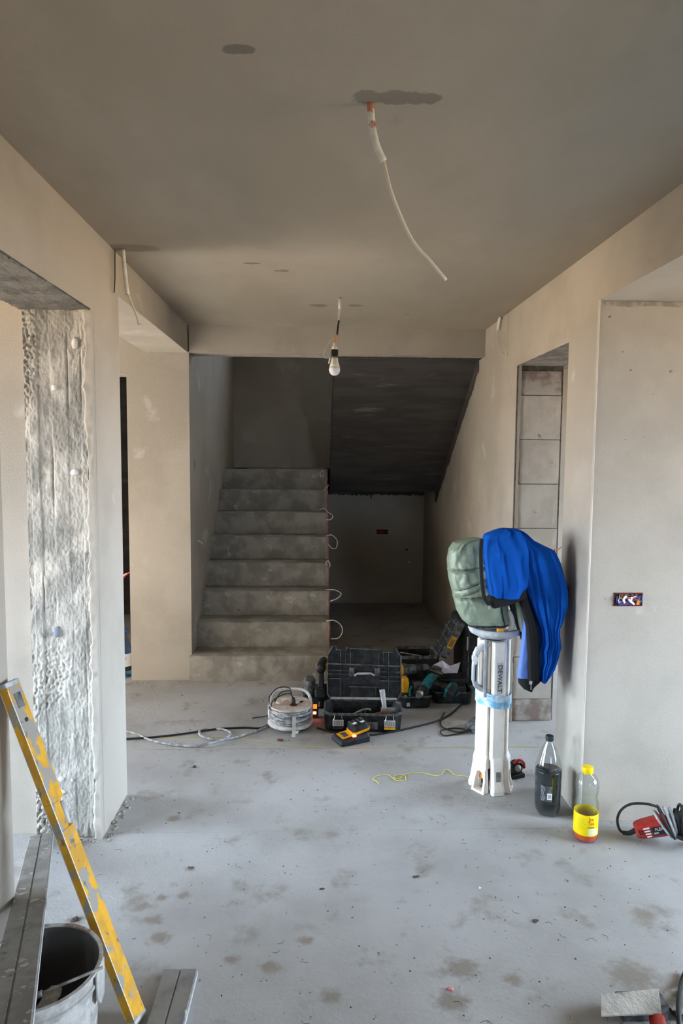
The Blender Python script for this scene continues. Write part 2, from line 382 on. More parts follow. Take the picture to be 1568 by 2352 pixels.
# stairwell back and right walls
b = wall_y(YK, YK+.2, -1.222, 1.4, 0, 5.2, [(.15, .8, 3.1, 3.8)])
struct(b.build('wall_stair_back', 'wall_plaster'), 'plastered back wall of the stairwell and the niche under the stairs', 'wall')
b = wall_x(XR, 1.36, YD2+.02, YK+.2, 0, 5.2, []); b.box(XR, 1.36, YD1, YD2+.02, ZD, C)
wr = struct(b.build('wall_right', 'wall_plaster'), 'plastered right wall with a raw block-lined doorway', 'wall')
struct(B().box(-1.3, 1.4, 0, 7.1, 5.2, 5.4).build('ceiling_upper', 'ceiling_plaster'))
# right doorway jamb of aerated concrete blocks, each a piece of its own
js = [0, .128, .372, .616, .861, 1.106, 1.354, 1.599, 1.842, 1.975]
B().box(XR+.003, 1.36, YD2+.016, YD2+.03, 0, ZD).build('mortar_backing', 'mortar_joint', wr)
for k, (z0, z1) in enumerate(zip(js, js[1:])):
    xo = 1.124+.004*math.sin(k*2.3); x1 = 1.352-.006*abs(math.sin(k*1.7))
    bl = B(); nu, nv = 8, 8
    def fb(u, v, z0=z0, z1=z1, xo=xo, x1=x1, k=k):
        x = xo+(x1-xo)*u; z = z0+.002+(z1-z0-.004)*v
        cn = min(u, 1-u, v, 1-v)
        d = .003*noise.noise(Vector((x*30, k, z*30)))-(.004 if cn < .01 else 0)
        cc = max(0, 1-((1-u)**2+v**2)**.5*5)
        return (x, YD2-d+.010*cc*(k in (1, 3, 5, 7, 8)), z)
    g = bl.grid(nu, nv, fb); g.box(xo, x1, YD2+.004, YD2+.02, z0+.002, z1-.002)
    g.build('block', 'aac_block_dirty' if k in (0, 8) else 'aac_block', wr)
def pskin(u, v):
    z = ZD*v
    e_ = .020+.006*noise.noise(Vector((3, 0, z*9)))+.005*noise.noise(Vector((5, 0, z*35)))
    return (XR+e_*u, YD2-.014+.003*noise.noise(Vector((u*2, 0, z*30)))+(.03 if u > .9 else 0), z)
B().grid(6, 200, pskin).build('ragged_plaster_edge', 'wall_plaster', wr, smooth=True)
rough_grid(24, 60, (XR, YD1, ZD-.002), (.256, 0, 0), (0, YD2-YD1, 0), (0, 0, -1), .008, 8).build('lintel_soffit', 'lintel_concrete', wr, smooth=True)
# right pillar / wall facing the camera
b = B(); b.box(XR, 4.2, YR, YD1, 0, C)
wp = struct(b.build('wall_right_near', 'wall_plaster'), 'pale plastered wall facing the room at the right', 'wall')
def edg(u, v):
    z = ZD*v
    return (XR-.001+.002*u, YD1+(-.012+.010*noise.noise(Vector((1, 0, z*6)))+.008*noise.noise(Vector((2, 0, z*30))))*(1 if u > .5 else 0)+.004, z)
struct(B().box(XR, 1.75, -3.4, YR, ZR, C).build('beam_right', 'wall_plaster'), 'plastered ceiling beam over the wide right opening', 'beam')
B().tube([(XR-.001, YR-.001, .0), (XR-.001, YR-.001, ZR)], .0035, 6, 0).build('corner_bead', 'aac_block', wp)
for px, py, r_ in ((1400, 728, .007), (1448, 850, .006), (1430, 808, .004), (1540, 853, .008), (1530, 770, .004), (1390, 1375, .004), (1480, 1005, .003), (1500, 905, .003), (1436, 1010, .004)):
    p = at(px, py, Y=YR); B().blob((p.x, YR, p.z), (r_, .002, r_*.8), seed=px).build('wall_chip', 'dark_plaster', wp)
B().prism([(1388, 692), (1568, 694), (1568, 706), (1500, 702), (1440, 705), (1392, 700)], lambda a, c_, s: at(a, c_, Y=YR-.004*s-.0005)).build('top_crack', 'dark_plaster', wp)
# outer walls with window openings that let the daylight in
struct(wall_x(-4.6, -4.3, YP2-.1, YB+.1, 0, C, [(3.0, 4.3, .05, 2.0)]).build('wall_outer_left', 'wall_plaster'))
struct(wall_x(-4.09, -3.8, -3.4, YP1+.1, 0, C, [(-.6, 2.4, .4, 2.1)]).build('wall_outer_side', 'wall_plaster'))
struct(B().box(-15, -4.3, 2.5, 2.75, 0, 7.5).build('wall_sun_block', 'wall_plaster'))  # unseen wall added outside to keep direct sun off the side window
struct(wall_y(-3.4, -3.2, -4.09, 4.2, 0, C, [(1.0, 1.7, 1.2, 2.1)]).build('wall_back', 'wall_plaster'))
struct(wall_x(4.0, 4.2, -3.4, 7.1, 0, C, [(.4, 2.2, .5, 2.1), (3.3, 4.6, .6, 2.1)]).build('wall_outer_right', 'wall_plaster'))
struct(wall_y(6.4, 6.6, 1.36, 4.0, 0, C, []).build('wall_side_room', 'wall_plaster'))
for k, (loc, sx, sy, d) in enumerate((((-4.3, 3.65, 1.02), 1.3, 1.95, (1, 0, 0)), ((-3.8, .9, 1.25), 3.0, 1.7, (1, 0, 0)), ((1.35, -3.2, 1.65), .7, .9, (0, 1, 0)),
                                      ((4.0, 1.3, 1.3), 1.8, 1.6, (-1, 0, 0)), ((4.0, 3.95, 1.35), 1.3, 1.5, (-1, 0, 0)), ((.475, YK, 3.45), .65, .7, (0, -1, 0)))):
    portal(f'window_light_{k+1}', loc, sx, sy, d)

# ------------------------------------------------------------------ stairs
st = struct(B().box(XS, .095, YS+.06, YS+8*TR, 0, .12).build('staircase', 'stair_concrete'), 'raw concrete staircase rising to a landing', 'staircase')
for k in range(8):
    y0 = YS+k*TR; y1 = y0+TR+.02 if k < 7 else YK; z0 = max(0, k*RI-.02); z1 = (k+1)*RI
    xl = XL-.004 if k == 0 else XS
    if k == 0: y0 -= .0
    def riser(u, v, y0=y0, z0=z0, z1=z1, xl=xl, k=k):
        x = xl+(.078-xl)*u; z = z0+(z1-z0)*v
        d = .006*noise.noise(Vector((x*9, k*5, z*14)))+.004*noise.noise(Vector((x*30, k*7, z*40)))
        return (x, y0+d+(.006 if v > .97 else 0), z-(.004 if v > .97 else 0)+(.006*noise.noise(Vector((x*5, k, 3))) if v > .9 else 0))
    g = B().grid(60, 14, riser)
    def tread(u, v, y0=y0, y1=y1, z1=z1, xl=xl, k=k):
        x = xl+(.078-xl)*u; y = y0+(y1-y0)*v
        return (x, y+.006*(v < .01), z1-.004+.006*noise.noise(Vector((x*5, k, 3)))*(1-v)+.004*noise.noise(Vector((x*14, y*14, k)))*v)
    g.grid(60, 8, tread)
    s_ = g.build('step', 'stair_concrete', st, smooth=True); sharp(s_, 50)
    def endp(u, v, y0=y0, z0=z0, z1=z1, k=k):
        z = z0+(z1-z0)*v; x = .074+(.030+.006*noise.noise(Vector((0, k*3, z*25))))*u
        return (x, y0-.004+.006*noise.noise(Vector((x*40, k*4, z*40)))+(.02 if u > .9 else 0), z)
    B().grid(5, 12, endp).build('edge_mortar', 'pink_mortar', s_, smooth=True)
b = B()
for k in range(8): b.box(.06, .098, YS+k*TR+.012, YS+8*TR, max(0, k*RI-.1), (k+1)*RI-.006)
b.build('side_face', 'stair_concrete', st)
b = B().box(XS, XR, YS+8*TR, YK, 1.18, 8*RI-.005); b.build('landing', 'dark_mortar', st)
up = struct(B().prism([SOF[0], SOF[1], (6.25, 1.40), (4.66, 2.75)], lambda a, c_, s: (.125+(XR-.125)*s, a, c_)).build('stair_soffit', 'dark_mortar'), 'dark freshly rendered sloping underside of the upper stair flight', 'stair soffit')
# ragged mortar smears along the wall
def smear(u, v):
    y = SOF[0][0]+(SOF[1][0]+.05-SOF[0][0])*u; z = SOF[0][1]+(SOF[1][1]-SOF[0][1])*min(1, (y-SOF[0][0])/(SOF[1][0]-SOF[0][0]))
    wd = .095+.025*noise.noise(Vector((y*9, 0, 0)))+.018*noise.noise(Vector((y*40, 1, 0)))
    return (XR-.006+(.005 if v > .9 else 0), y, z+.02-(wd+.02)*v)
B().grid(160, 5, smear).build('mortar_smear', 'dark_mortar', up, smooth=True)
def smear2(u, v):
    x = .10+(XR-.10)*u; wd = .07+.014*noise.noise(Vector((x*9, 3, 0)))+.018*noise.noise(Vector((x*45, 1, 0)))+(.04 if abs(x-.56) < .006 else 0)
    return (x, YK-.006+(.005 if v > .9 else 0), 1.2-(wd+.02)*v)
B().grid(160, 5, smear2).build('mortar_smear', 'dark_mortar', up, smooth=True)
def smear3(u, v):
    x = .12+(XR-.12)*u; return (x, 4.652-.07*v, ZB-.003-.006*noise.noise(Vector((x*30, v*3, 0))))
B().grid(60, 4, smear3).build('mortar_smear', 'dark_mortar', up)
# thin white wires sticking out of the steps
def wire(name, pts, r, mat, label, cat='wire', group=None):
    return tag(B().tube(pts, r, 6, 6).build(name, mat, smooth=True), label, cat, group)
WN = ['lowest', 'second lowest', 'third lowest', 'fourth lowest', 'fifth lowest', 'sixth lowest', 'topmost']
WP = [(1, [(750, 1428), (768, 1425), (784, 1438), (785, 1455), (775, 1466), (760, 1467)]), (2, [(748, 1356), (768, 1355), (783, 1363), (775, 1374), (758, 1381)]),
      (3, [(752, 1302), (748, 1294), (753, 1288), (758, 1296), (756, 1303)]), (4, [(748, 1232), (762, 1229), (774, 1242), (772, 1258), (762, 1259), (754, 1250)]),
      (5, [(733, 1172), (745, 1168), (752, 1176), (764, 1184), (760, 1193), (748, 1194)]), (6, [(742, 1128), (750, 1120), (754, 1114)]), (7, [(741, 1080), (735, 1088), (738, 1095), (743, 1088), (740, 1080)])]
for (k, P), nm in zip(WP, WN):
    yy = YS+k*TR-.012
    pts = [at(x, y, Y=yy-.012*(i % 2)) for i, (x, y) in enumerate(P)]
    pts[0].y = yy+.02
    wire('stair_wire', pts, .0035, 'white_wire', f'thin white wire curling from the {nm} wired stair riser', group='wires sticking out of the stairs')

# ------------------------------------------------------------------ work light with jackets
LX, LY = .806, 2.985
lamp = thing('work_light', 'white dusty tripod work light standing folded under two jackets', 'work light', (LX, LY, 0))
def pol(a, r, t, z):     # a: azimuth in degrees, r: radial, t: tangential
    a = math.radians(a); return (r*math.cos(a)-t*math.sin(a), r*math.sin(a)+t*math.cos(a), z)
A0 = -84
B().lathe([(.052, .02), (.052, .70)], 6, a0=math.radians(A0)).build('core', 'black_plastic', lamp)
for k in range(3):
    a = A0+120*k
    sec = lambda r, w, wi, z: [pol(a, r, -w, z), pol(a, r, w, z), pol(a, r-.012, w+.009, z), pol(a, .035, wi, z), pol(a, .035, -wi, z), pol(a, r-.012, -w-.009, z)]
    lg = B().rings([sec(.073, .024, .03, z) for z in (.15, .385, .40, .69)]).build('leg', 'white_plastic', lamp, bevel=.003)
    ft = B().rings([sec(r, w, .02, z) for z, r, w in ((0, .098, .024), (.02, .100, .024), (.045, .092, .020), (.10, .084, .020), (.145, .080, .022), (.165, .074, .019))]).build('foot', 'white_plastic', lamp, bevel=.004)
    B().box(-.011, .011, -.003, .003, .055, .105).xf(Matrix(((-math.sin(math.radians(a)), math.cos(math.radians(a)), 0, .0865*math.cos(math.radians(a))), (math.cos(math.radians(a)), math.sin(math.radians(a)), 0, .0865*math.sin(math.radians(a))), (0, 0, 1, 0), (0, 0, 0, 1)))).build('foot_window', 'dirty_steel', ft)
    for z in (.20, .24, .28) if False else (.50, .55, .60, .65):
        B().prism([(-.027, z), (-.019, z), (-.019, z+.03), (-.027, z+.03)], lambda p, q, s_: pol(a, .0665+.002*s_, p, q)).build('rib', 'dusty_grey', lg)
    B().prism([(-.013, .19), (.013, .19), (.013, .36), (.007, .375), (-.007, .375), (-.013, .36)], lambda p, q, s_: pol(a, .0695+.003*s_, p, q)).build('leg_panel', 'white_plastic', lg, bevel=.001)
    a2 = a+60
    sec2 = lambda r, w, z: [pol(a2, r, -w, z), pol(a2, r, w, z), pol(a2, .035, w*.7, z), pol(a2, .035, -w*.7, z)]
    B().rings([sec2(.069, .0265, z) for z in (.16, .69)]).build('side_panel', 'white_plastic', lamp, bevel=.003)
    B().rings([sec2(r, w, z) for z, r, w in ((.105, .080, .034), (.145, .080, .035), (.17, .070, .031))]).build('knuckle', 'white_plastic', lamp, bevel=.003)
    arch = [(-.036, 0), (.036, 0), (.034, .03), (.030, .105), (-.030, .105), (-.034, .03)]
    hole = [(-.024, .012), (.024, .012), (.023, .06), (.014, .090), (0, .098), (-.014, .090), (-.023, .06)]
    fr = B()
    for q in (0, 1):
        pass
    outer = [(-.036, 0), (0, 0), (.036, 0), (.033, .06), (.030, .105), (0, .107), (-.030, .105), (-.033, .06)]
    inner = [(-.024, .012), (0, .010), (.024, .012), (.023, .06), (.014, .092), (0, .098), (-.014, .092), (-.023, .06)]
    R = []
    for pl_, rr in ((outer, .082), (inner, .082), (inner, .060), (outer, .060)):
        R.append([pol(a2, rr+(.012 if q < .02 and rr > .07 else 0), p, q) for p, q in pl_])
    fr.rings(R+[R[0]], cap=False).build('foot_arch', 'white_plastic', lamp)
    B().prism([(-.026, .05), (.026, .05), (.018, .092), (-.018, .092)], lambda p, q, s_: pol(a2, .050+.004*s_, p, q)).build('inner_plate', 'orange', lamp)
    if k in (0, 2):
        B().prism([(-.0005, .42), (.008, .42), (.008, .695), (-.0005, .695)], lambda p, q, s_: pol(a+27, .058+.012*s_, p, q)).build('rail', 'dusty_grey', lamp)
# blue tape band
def tp(i, z):
    ad = 360*i/36; k = min((ad-120*q+180) % 360-180 for q in (0, 1, 2)) if False else None
    return Vector(pol(A0+ad, .0805+.0012*math.sin(ad*.35), 0, z+.010*math.sin(math.radians(ad+200))))
B().rings([[tp(i, z) for i in range(36)] for z in (.395, .41, .425, .44, .455)], cap=False).build('tape_band', 'blue_tape', lamp, smooth=True)
B().prism([(-.013, .455), (.013, .455), (.013, .60), (-.013, .60)], lambda p, q, s_: pol(A0, .0725+.0012*s_, p, q)).build('name_strip', 'aluminium_edge', lamp)
# lettering on the front leg reads downwards
text('lettering', 'DEWALT', .027, 'print_black', lamp, pol(A0, .0745, .0, .527), (0, 0, -1), pol(A0, 0, 1, 0), ext=.001, sx=1.15)
# carrying handle on the left with its latch
hp = [Vector(at(x, y, Y=LY-.045))-Vector((LX, LY, 0)) for x, y in ((1123, 1477), (1108, 1485), (1097, 1492), (1092, 1503), (1090, 1530), (1089, 1562), (1092, 1573), (1101, 1580), (1123, 1588))]
hd = B().bar(hp, .022, .034, (0, 1, 0)).build('handle', 'dusty_grey', lamp, bevel=.004)
g_ = [p+Vector((.0005, -.0165, 0)) for p in hp[3:6]]
B().bar(g_, .005, .004, (0, 1, 0)).build('handle_groove', 'black_plastic', hd)
p = hp[3]; B().prism([(-.018, .012), (-.004, .02), (.008, .002), (.004, -.022), (-.006, -.028), (-.018, -.006)], lambda q, r, s_: (p.x+q, p.y-.02+.02*s_, p.z-.015+r)).build('latch', 'white_metal', hd, bevel=.002)
B().box(-.062, -.050, -.066, -.05, .44, .70).build('rail', 'dusty_grey', lamp, bevel=.002)
# tray ring, folded heads
tr = B().lathe([(.05, .708), (.085, .706), (.112, .720), (.120, .736), (.116, .748), (.098, .742), (.06, .735), (.05, .733)], 40).build('tray_ring', 'dusty_grey', lamp, smooth=True)
B().box(-.014, .014, -.10, -.075, .735, .765).build('lock_clip', 'orange', lamp, bevel=.003)
for k in range(3):
    a = A0+40+120*k
    hb = B().rings([[pol(a, r, t, z) for r, t in ((.012, -.028), (.05, -.03), (.062, -.02), (.062, .02), (.05, .03), (.012, .028))] for z in (.74, .80, .82, 1.02, 1.05)]).build('light_head', 'white_plastic', lamp, bevel=.006)
B().tube([(.055, -.055, .74), (.058, -.062, .78), (.048, -.058, .815), (.025, -.045, .83)], .013, 10).build('head_bracket', 'white_plastic', lamp, smooth=True)

def rows_pt(left, right, y, t, Yc, d, fold, cx, sy, power):
    a = at(interp(left, y), y, Y=Yc); c_ = at(interp(right, y), y, Y=Yc)
    ctr = (a+c_)/2; hw = max(.002, (c_.x-a.x)/2)
    px = math.copysign(abs(cx)**power, cx); py = math.copysign(abs(sy)**power, sy)
    f = fold(px, py, t, ctr.z) if fold else 0
    return Vector((ctr.x+hw*px, ctr.y+d*py+(-f if sy < .2 else f*.3), ctr.z))
def rows_loft(left, right, y0, y1, n, Yc, dep, fold=None, seg=28, power=.75):
    R = []
    for i in range(n+1):
        t = i/n; y = y0+(y1-y0)*t; d = dep(t) if callable(dep) else dep
        R.append([rows_pt(left, right, y, t, Yc, d, fold, math.cos(2*math.pi*k/seg), math.sin(2*math.pi*k/seg), power) for k in range(seg)])
    return B().rings(R)
def rows_line(left, right, y0, y1, Yc, dep, fold, power, pts, r, name, mat, par, lift=.001):
    P = []
    for px, y in pts:
        t = (y-y0)/(y1-y0); d = dep(t) if callable(dep) else dep
        cx = math.copysign(abs(px)**(1/power), px); sy = -math.sqrt(max(0, 1-cx*cx))
        q = rows_pt(left, right, y, t, Yc, d, fold, cx, sy, power); q.y -= lift; P.append(q)
    return off(B().tube(P, r, 6, 3).build(name, mat, smooth=True), par)
YG, YBL = 2.93, 2.875
gj = thing('green_jacket', 'sage green quilted jacket draped over the work light', 'jacket', (LX, LY, 0))
def off(ob, par):       # geometry is given in world space; hang it under its thing
    ob.parent = par; ob.matrix_parent_inverse = Matrix.Translation(-par.location); return ob
gl = [(1236, 1085), (1240, 1060), (1246, 1042), (1262, 1031), (1285, 1027), (1303, 1029), (1330, 1031), (1365, 1041), (1400, 1048), (1422, 1060), (1437, 1078)]
gr = [(1236, 1105), (1245, 1118), (1300, 1135), (1380, 1162), (1430, 1166), (1437, 1160)]
def gfold(px, py, t, z):
    y = 1236+t*201
    s1 = 1303-6*px; s2 = 1367-4*px
    q = -.020*math.exp(-((y-s1)/3.5)**2)-.018*math.exp(-((y-s2)/3.5)**2)
    dg1 = y-(1338-22*(px+.2)); q -= .009*math.exp(-(dg1/2.6)**2)*(px < .35)+.008*math.exp(-((dg1-14)/2.6)**2)*(px < .35)
    q += .010*noise.noise(Vector((px*3, t*5, 1)))+.007*noise.noise(Vector((px*8+t*3, t*12, 2)))+.006*noise.noise(Vector((px*14, y*.2, 7)))*(math.exp(-((y-s1)/14)**2)+math.exp(-((y-s2)/14)**2)+math.exp(-((y-1430)/12)**2))
    return q
gdep = lambda t: .030+.055*max(0, math.sin(math.pi*min(1, t*.9+.05)))**.5
off(rows_loft(gl, gr, 1236, 1437, 160, YG, gdep, gfold, 84, .7).build('body', 'green_nylon', smooth=True), gj)
gline = lambda pts, r, n_, m_, lift=.001: rows_line(gl, gr, 1236, 1437, YG, gdep, gfold, .7, pts, r, n_, m_, gj, lift)
gline([(-.98+.1*k, 1303-6*(-.98+.1*k)) for k in range(11)], .0013, 'shaded_stitching', 'green_seam_shade'); gline([(-.98+.1*k, 1367-4*(-.98+.1*k)) for k in range(12)], .0013, 'shaded_stitching', 'green_seam_shade')  # stitch lines coloured dark to stand in for weak shade in the seams
gline([(-.8+.1*k, 1338-22*(-.6+.1*k)) for k in range(9)], .0018, 'pocket_welt', 'dark_trim'); gline([(-.75+.1*k, 1352-22*(-.55+.1*k)) for k in range(8)], .0012, 'shaded_stitching', 'green_seam_shade')
gline([(.62+.01*k, 1384+k*6) for k in range(9)], .0035, 'zip', 'dark_trim'); gline([(-.97+.0975*k, 1433) for k in range(21)], .006, 'hem', 'dark_trim', .0)
gl2 = [(1368, 1178), (1400, 1184), (1430, 1190), (1452, 1196)]; gr2 = [(1368, 1196), (1400, 1204), (1430, 1206), (1452, 1201)]
off(rows_loft(gl2, gr2, 1368, 1452, 24, 2.90, .02, lambda px, py, t, z: .004*noise.noise(Vector((px*4, t*12, 5))), 18).build('sleeve_facing', 'green_nylon', smooth=True), gj)
gl3 = [(1372, 1163), (1400, 1172), (1440, 1186), (1470, 1197)]; gr3 = [(1372, 1186), (1400, 1190), (1440, 1196), (1470, 1200)]
off(rows_loft(gl3, gr3, 1372, 1470, 20, 2.93, .02, None, 14).build('inner_lining', 'dark_trim', smooth=True), gj)

bj = thing('blue_jacket', 'bright blue fleece jacket with black ribbed hem hung on the work light', 'jacket', (LX, LY, 0))
bl = [(1213, 1152), (1218, 1136), (1228, 1113), (1240, 1109), (1290, 1111), (1330, 1115), (1366, 1121)]
br = [(1213, 1166), (1218, 1192), (1235, 1200), (1260, 1206), (1340, 1207), (1352, 1200), (1366, 1190)]
def ffoldA(px, py, t, z):
    return .020*noise.noise(Vector((px*2.2-t*1.2, t*1.5, 9)))-.014*math.exp(-((px-.35+.25*t)/.05)**2)*max(0, t-.45)*2-.012*math.exp(-((px+.55-.2*t)/.06)**2)*t+.014*math.exp(-((px-.55+.5*t)/.16)**2)*t-.012*math.exp(-((px+.25-.15*t)/.10)**2)*t+.006*noise.noise(Vector((px*6, t*4, 3)))
off(rows_loft(bl, br, 1213, 1366, 70, YBL-.02, lambda t: .02+.07*min(1, t*3)**.5, ffoldA, 100, .65).build('front_panel', 'blue_fleece', smooth=True), bj)
cl = [(1214, 1160), (1226, 1182), (1260, 1180), (1300, 1182), (1345, 1195), (1375, 1208), (1400, 1217), (1428, 1228), (1438, 1233), (1470, 1236), (1488, 1230), (1510, 1236), (1530, 1231), (1558, 1234)]
cr = [(1214, 1186), (1220, 1200), (1240, 1222), (1254, 1250), (1262, 1268), (1290, 1280), (1305, 1284), (1330, 1292), (1350, 1296), (1385, 1296), (1410, 1290), (1425, 1284), (1437, 1277), (1450, 1278), (1480, 1282), (1500, 1276), (1530, 1264), (1545, 1254), (1558, 1242)]
def ffoldB(px, py, t, z):
    q = 0
    for c_, sl_, w_, am in ((-.64, .45, .09, .016), (-.30, .42, .05, .024), (-.08, .40, .035, .018), (.26, .30, .10, .016), (.46, .20, .05, .016)):
        q -= am*math.exp(-((px-c_+sl_*(t-.4))/w_)**2)*min(1, t*3)
    q += .014*noise.noise(Vector((px*2+t, t*3, 4)))+.007*noise.noise(Vector((px*6, t*8, 6)))
    return q
off(rows_loft(cl, cr, 1214, 1558, 120, YBL, lambda t: .025+.075*min(1, t*4)**.5*(1-.35*t), ffoldB, 130, .6).build('hanging_panel', 'blue_fleece', smooth=True), bj)
hl = [(1346, 1190), (1352, 1162), (1362, 1135), (1368, 1121), (1380, 1119), (1391, 1124)]; hr = [(1346, 1196), (1360, 1204), (1370, 1203), (1376, 1190), (1386, 1165), (1391, 1132)]
off(rows_loft(hl, hr, 1346, 1391, 24, YBL-.042, .055, lambda px, py, t, z: .003*math.sin(px*60), 40, .6).build('hem', 'black_cloth', smooth=True), bj)
bl4 = [(1352, 1186), (1372, 1190), (1400, 1199), (1430, 1206), (1450, 1209), (1500, 1212), (1562, 1213)]; br4 = [(1352, 1206), (1372, 1209), (1400, 1218), (1430, 1229), (1450, 1234), (1500, 1236), (1562, 1236)]
off(rows_loft(bl4, br4, 1352, 1566, 40, YBL-.045, .028, lambda px, py, t, z: .002*math.sin(px*24), 28, .6).build('ribbed_band', 'black_cloth', smooth=True), bj)
ll = [(1424, 1203), (1450, 1200), (1500, 1195), (1540, 1190), (1562, 1190)]; lr = [(1424, 1206), (1450, 1210), (1500, 1213), (1562, 1214)]
off(rows_loft(ll, lr, 1424, 1563, 30, YBL-.02, .02, lambda px, py, t, z: .004*noise.noise(Vector((px*2, t*6, 8))), 20, .7).build('lining', 'blue_lining', smooth=True), bj)
kl = [(1558, 1191), (1570, 1191), (1580, 1200), (1584, 1212)]; kr = [(1558, 1244), (1566, 1236), (1576, 1224), (1584, 1218)]
off(rows_loft(kl, kr, 1558, 1584, 12, YBL-.03, .034, None, 28, .7).build('waistband', 'black_cloth', smooth=True), bj)
off(B().tube([at(x, y, Y=YBL-.088) for x, y in ((1106, 1238), (1104, 1270), (1105, 1310), (1108, 1350), (1113, 1375), (1124, 1390))], lambda t: .008, 8).build('zip_tape', 'black_cloth', smooth=True), bj)
off(B().box(-.004, .004, -.003, .003, -.012, .004).xf(Matrix.Translation(at(1123, 1393, Y=YBL-.095))).build('zip_end', 'steel'), bj)
off(B().box(-.006, .006, -.004, .004, -.008, .008).xf(Matrix.Translation(at(1218, 1568, Y=YBL-.082))).build('zip_slider', 'steel', bevel=.002), bj)
off(B().tube([at(1219, 1573, Y=YBL-.085), at(1219, 1584, Y=YBL-.082)], .002, 6, 0).build('zip_teeth', 'steel'), bj)
off(B().box(-.012, .008, -.05, -.046, -.024, .024).xf(Matrix.Translation(at(1293, 1354, Y=YBL))).build('patch', 'black_cloth'), bj)

# ------------------------------------------------------------------ bottles
def bottle(name, label, loc, prof, mat, seg=40, fn=None):
    t = thing(name, label, 'bottle', loc)
    inner = [(max(.001, r-.0012), z) for r, z in prof[::-1]]
    b = B().lathe(prof, seg, fn=fn, cap=False)
    sharp(b.build('bottle_shell', mat, t, smooth=True), 60)
    return t
pet = lambda ang, z: 1+(.05*math.cos(5*ang) if z < .012 else .03*math.cos(5*ang)*(1-(z-.012)/.03) if z < .042 else 0)
colap = [(.030, .0), (.040, .003), (.050, .018), (.0535, .042), (.0535, .060), (.0525, .063), (.0535, .066), (.0545, .14), (.0525, .147), (.0545, .154), (.0555, .18), (.0545, .205), (.050, .225), (.030, .285), (.0155, .312), (.0145, .318), (.0145, .335)]
ct = bottle('cola_bottle', 'large black-capped plastic bottle of dark liquid beside the wall corner', (.985, 2.745, 0), colap, 'pet', 50, pet)
B().lathe([(.022, .004), (.037, .005), (.048, .019), (.0515, .043), (.0518, .06), (.0520, .14), (.0505, .147), (.0525, .154), (.0535, .175), (.0530, .190), (.0525, .194)], 50, fn=pet).build('liquid', 'dark_liquid', ct, smooth=True)
B().lathe([(.0162, .318), (.0168, .322), (.0162, .324), (.0162, .336), (.0148, .339)], 28).build('cap', 'rubber', ct, smooth=True, bevel=.0005)
B().grid(10, 4, lambda u, v: (.0549*math.cos(math.radians(-140+50*u)), .0549*math.sin(math.radians(-140+50*u)), .076+.066*v)).build('label', 'dusty_black', ct, smooth=True)
B().grid(4, 2, lambda u, v: (.0554*math.cos(math.radians(-112+20*u)), .0554*math.sin(math.radians(-112+20*u)), .085+.027*v)).build('barcode_panel', 'print_white', ct)
B().grid(4, 2, lambda u, v: (.0557*math.cos(math.radians(-109+14*u)), .0557*math.sin(math.radians(-109+14*u)), .090+.018*v)).build('barcode', 'print_grey', ct)
for a in (-135, -128):
    B().tube([(.0553*math.cos(math.radians(a+q*4)), .0553*math.sin(math.radians(a+q*4)), z) for q, z in ((-1, .14), (1.5, .13), (0, .11), (2, .09), (-.5, .078))], .0009, 5).build('label_print', 'print_grey', ct)
teap = [(.026, .0), (.038, .003), (.0455, .013), (.0462, .030), (.0455, .033), (.0455, .118), (.0462, .121), (.0462, .150), (.044, .163), (.0405, .176), (.0405, .184), (.0435, .194), (.0445, .200), (.0460, .222), (.0440, .240), (.034, .258), (.020, .268), (.0185, .273), (.0185, .283)]
tt = bottle('iced_tea_bottle', 'clear bottle with yellow label and cap and some red drink left', (1.070, 2.548, 0), teap, 'pet', 44)
B().lathe([(.022, .003), (.036, .005), (.0440, .014), (.0447, .030), (.0443, .034), (.0443, .075)], 40).build('drink', 'tea', tt, smooth=True)
B().lathe([(.0205, .272), (.0212, .275), (.0212, .292), (.0195, .296)], 40).build('cap', 'cap_yellow', tt, smooth=True, bevel=.0006)
lb = B().lathe([(.0462, .034), (.0464, .0345), (.0464, .1175), (.0462, .118)], 48, cap=False).build('label', 'label_yellow', tt, smooth=True)
def curved_text(name, body, size, mat, ang0, z, r, sx=1, shear=0, parent=tt):
    ob = text(name, body, size, mat, None, (0, 0, 0), (1, 0, 0), (0, 1, 0), ext=.0002, sx=sx, shear=shear)
    for v in ob.data.vertices:
        a = math.radians(ang0)+v.co.x/r; q = r+v.co.z
        v.co = (q*math.cos(a), q*math.sin(a), z+v.co.y)
    ob.parent = parent; return ob
curved_text('lettering', 'Ice', .022, 'print_red', -86, .1035, .0468, .8, parent=lb)
curved_text('lettering', 'Tea', .022, 'print_red', -87, .0865, .0468, .8, parent=lb)
curved_text('lettering', 'Lemon', .011, 'print_black', -87, .0715, .0468, .9, .3, parent=lb)
B().grid(8, 2, lambda u, v: (.0467*math.cos(math.radians(-98+48*u)), .0467*math.sin(math.radians(-98+48*u)), .039+.026*v)).build('nutrition_panel', 'label_cream', lb)
for k in range(4):
    B().grid(6, 1, lambda u, v: (.0469*math.cos(math.radians(-95+38*u)), .0469*math.sin(math.radians(-95+38*u)), .043+.0055*k+.0008*v)).build('print_line', 'print_grey', lb)
for k in range(7):
    B().grid(6, 1, lambda u, v: (.0468*math.cos(math.radians(-150+(36-(k % 3)*4)*u)), .0468*math.sin(math.radians(-150+(36-(k % 3)*4)*u)), .062+.0065*k+.0009*v)).build('print_line', 'print_olive', lb)
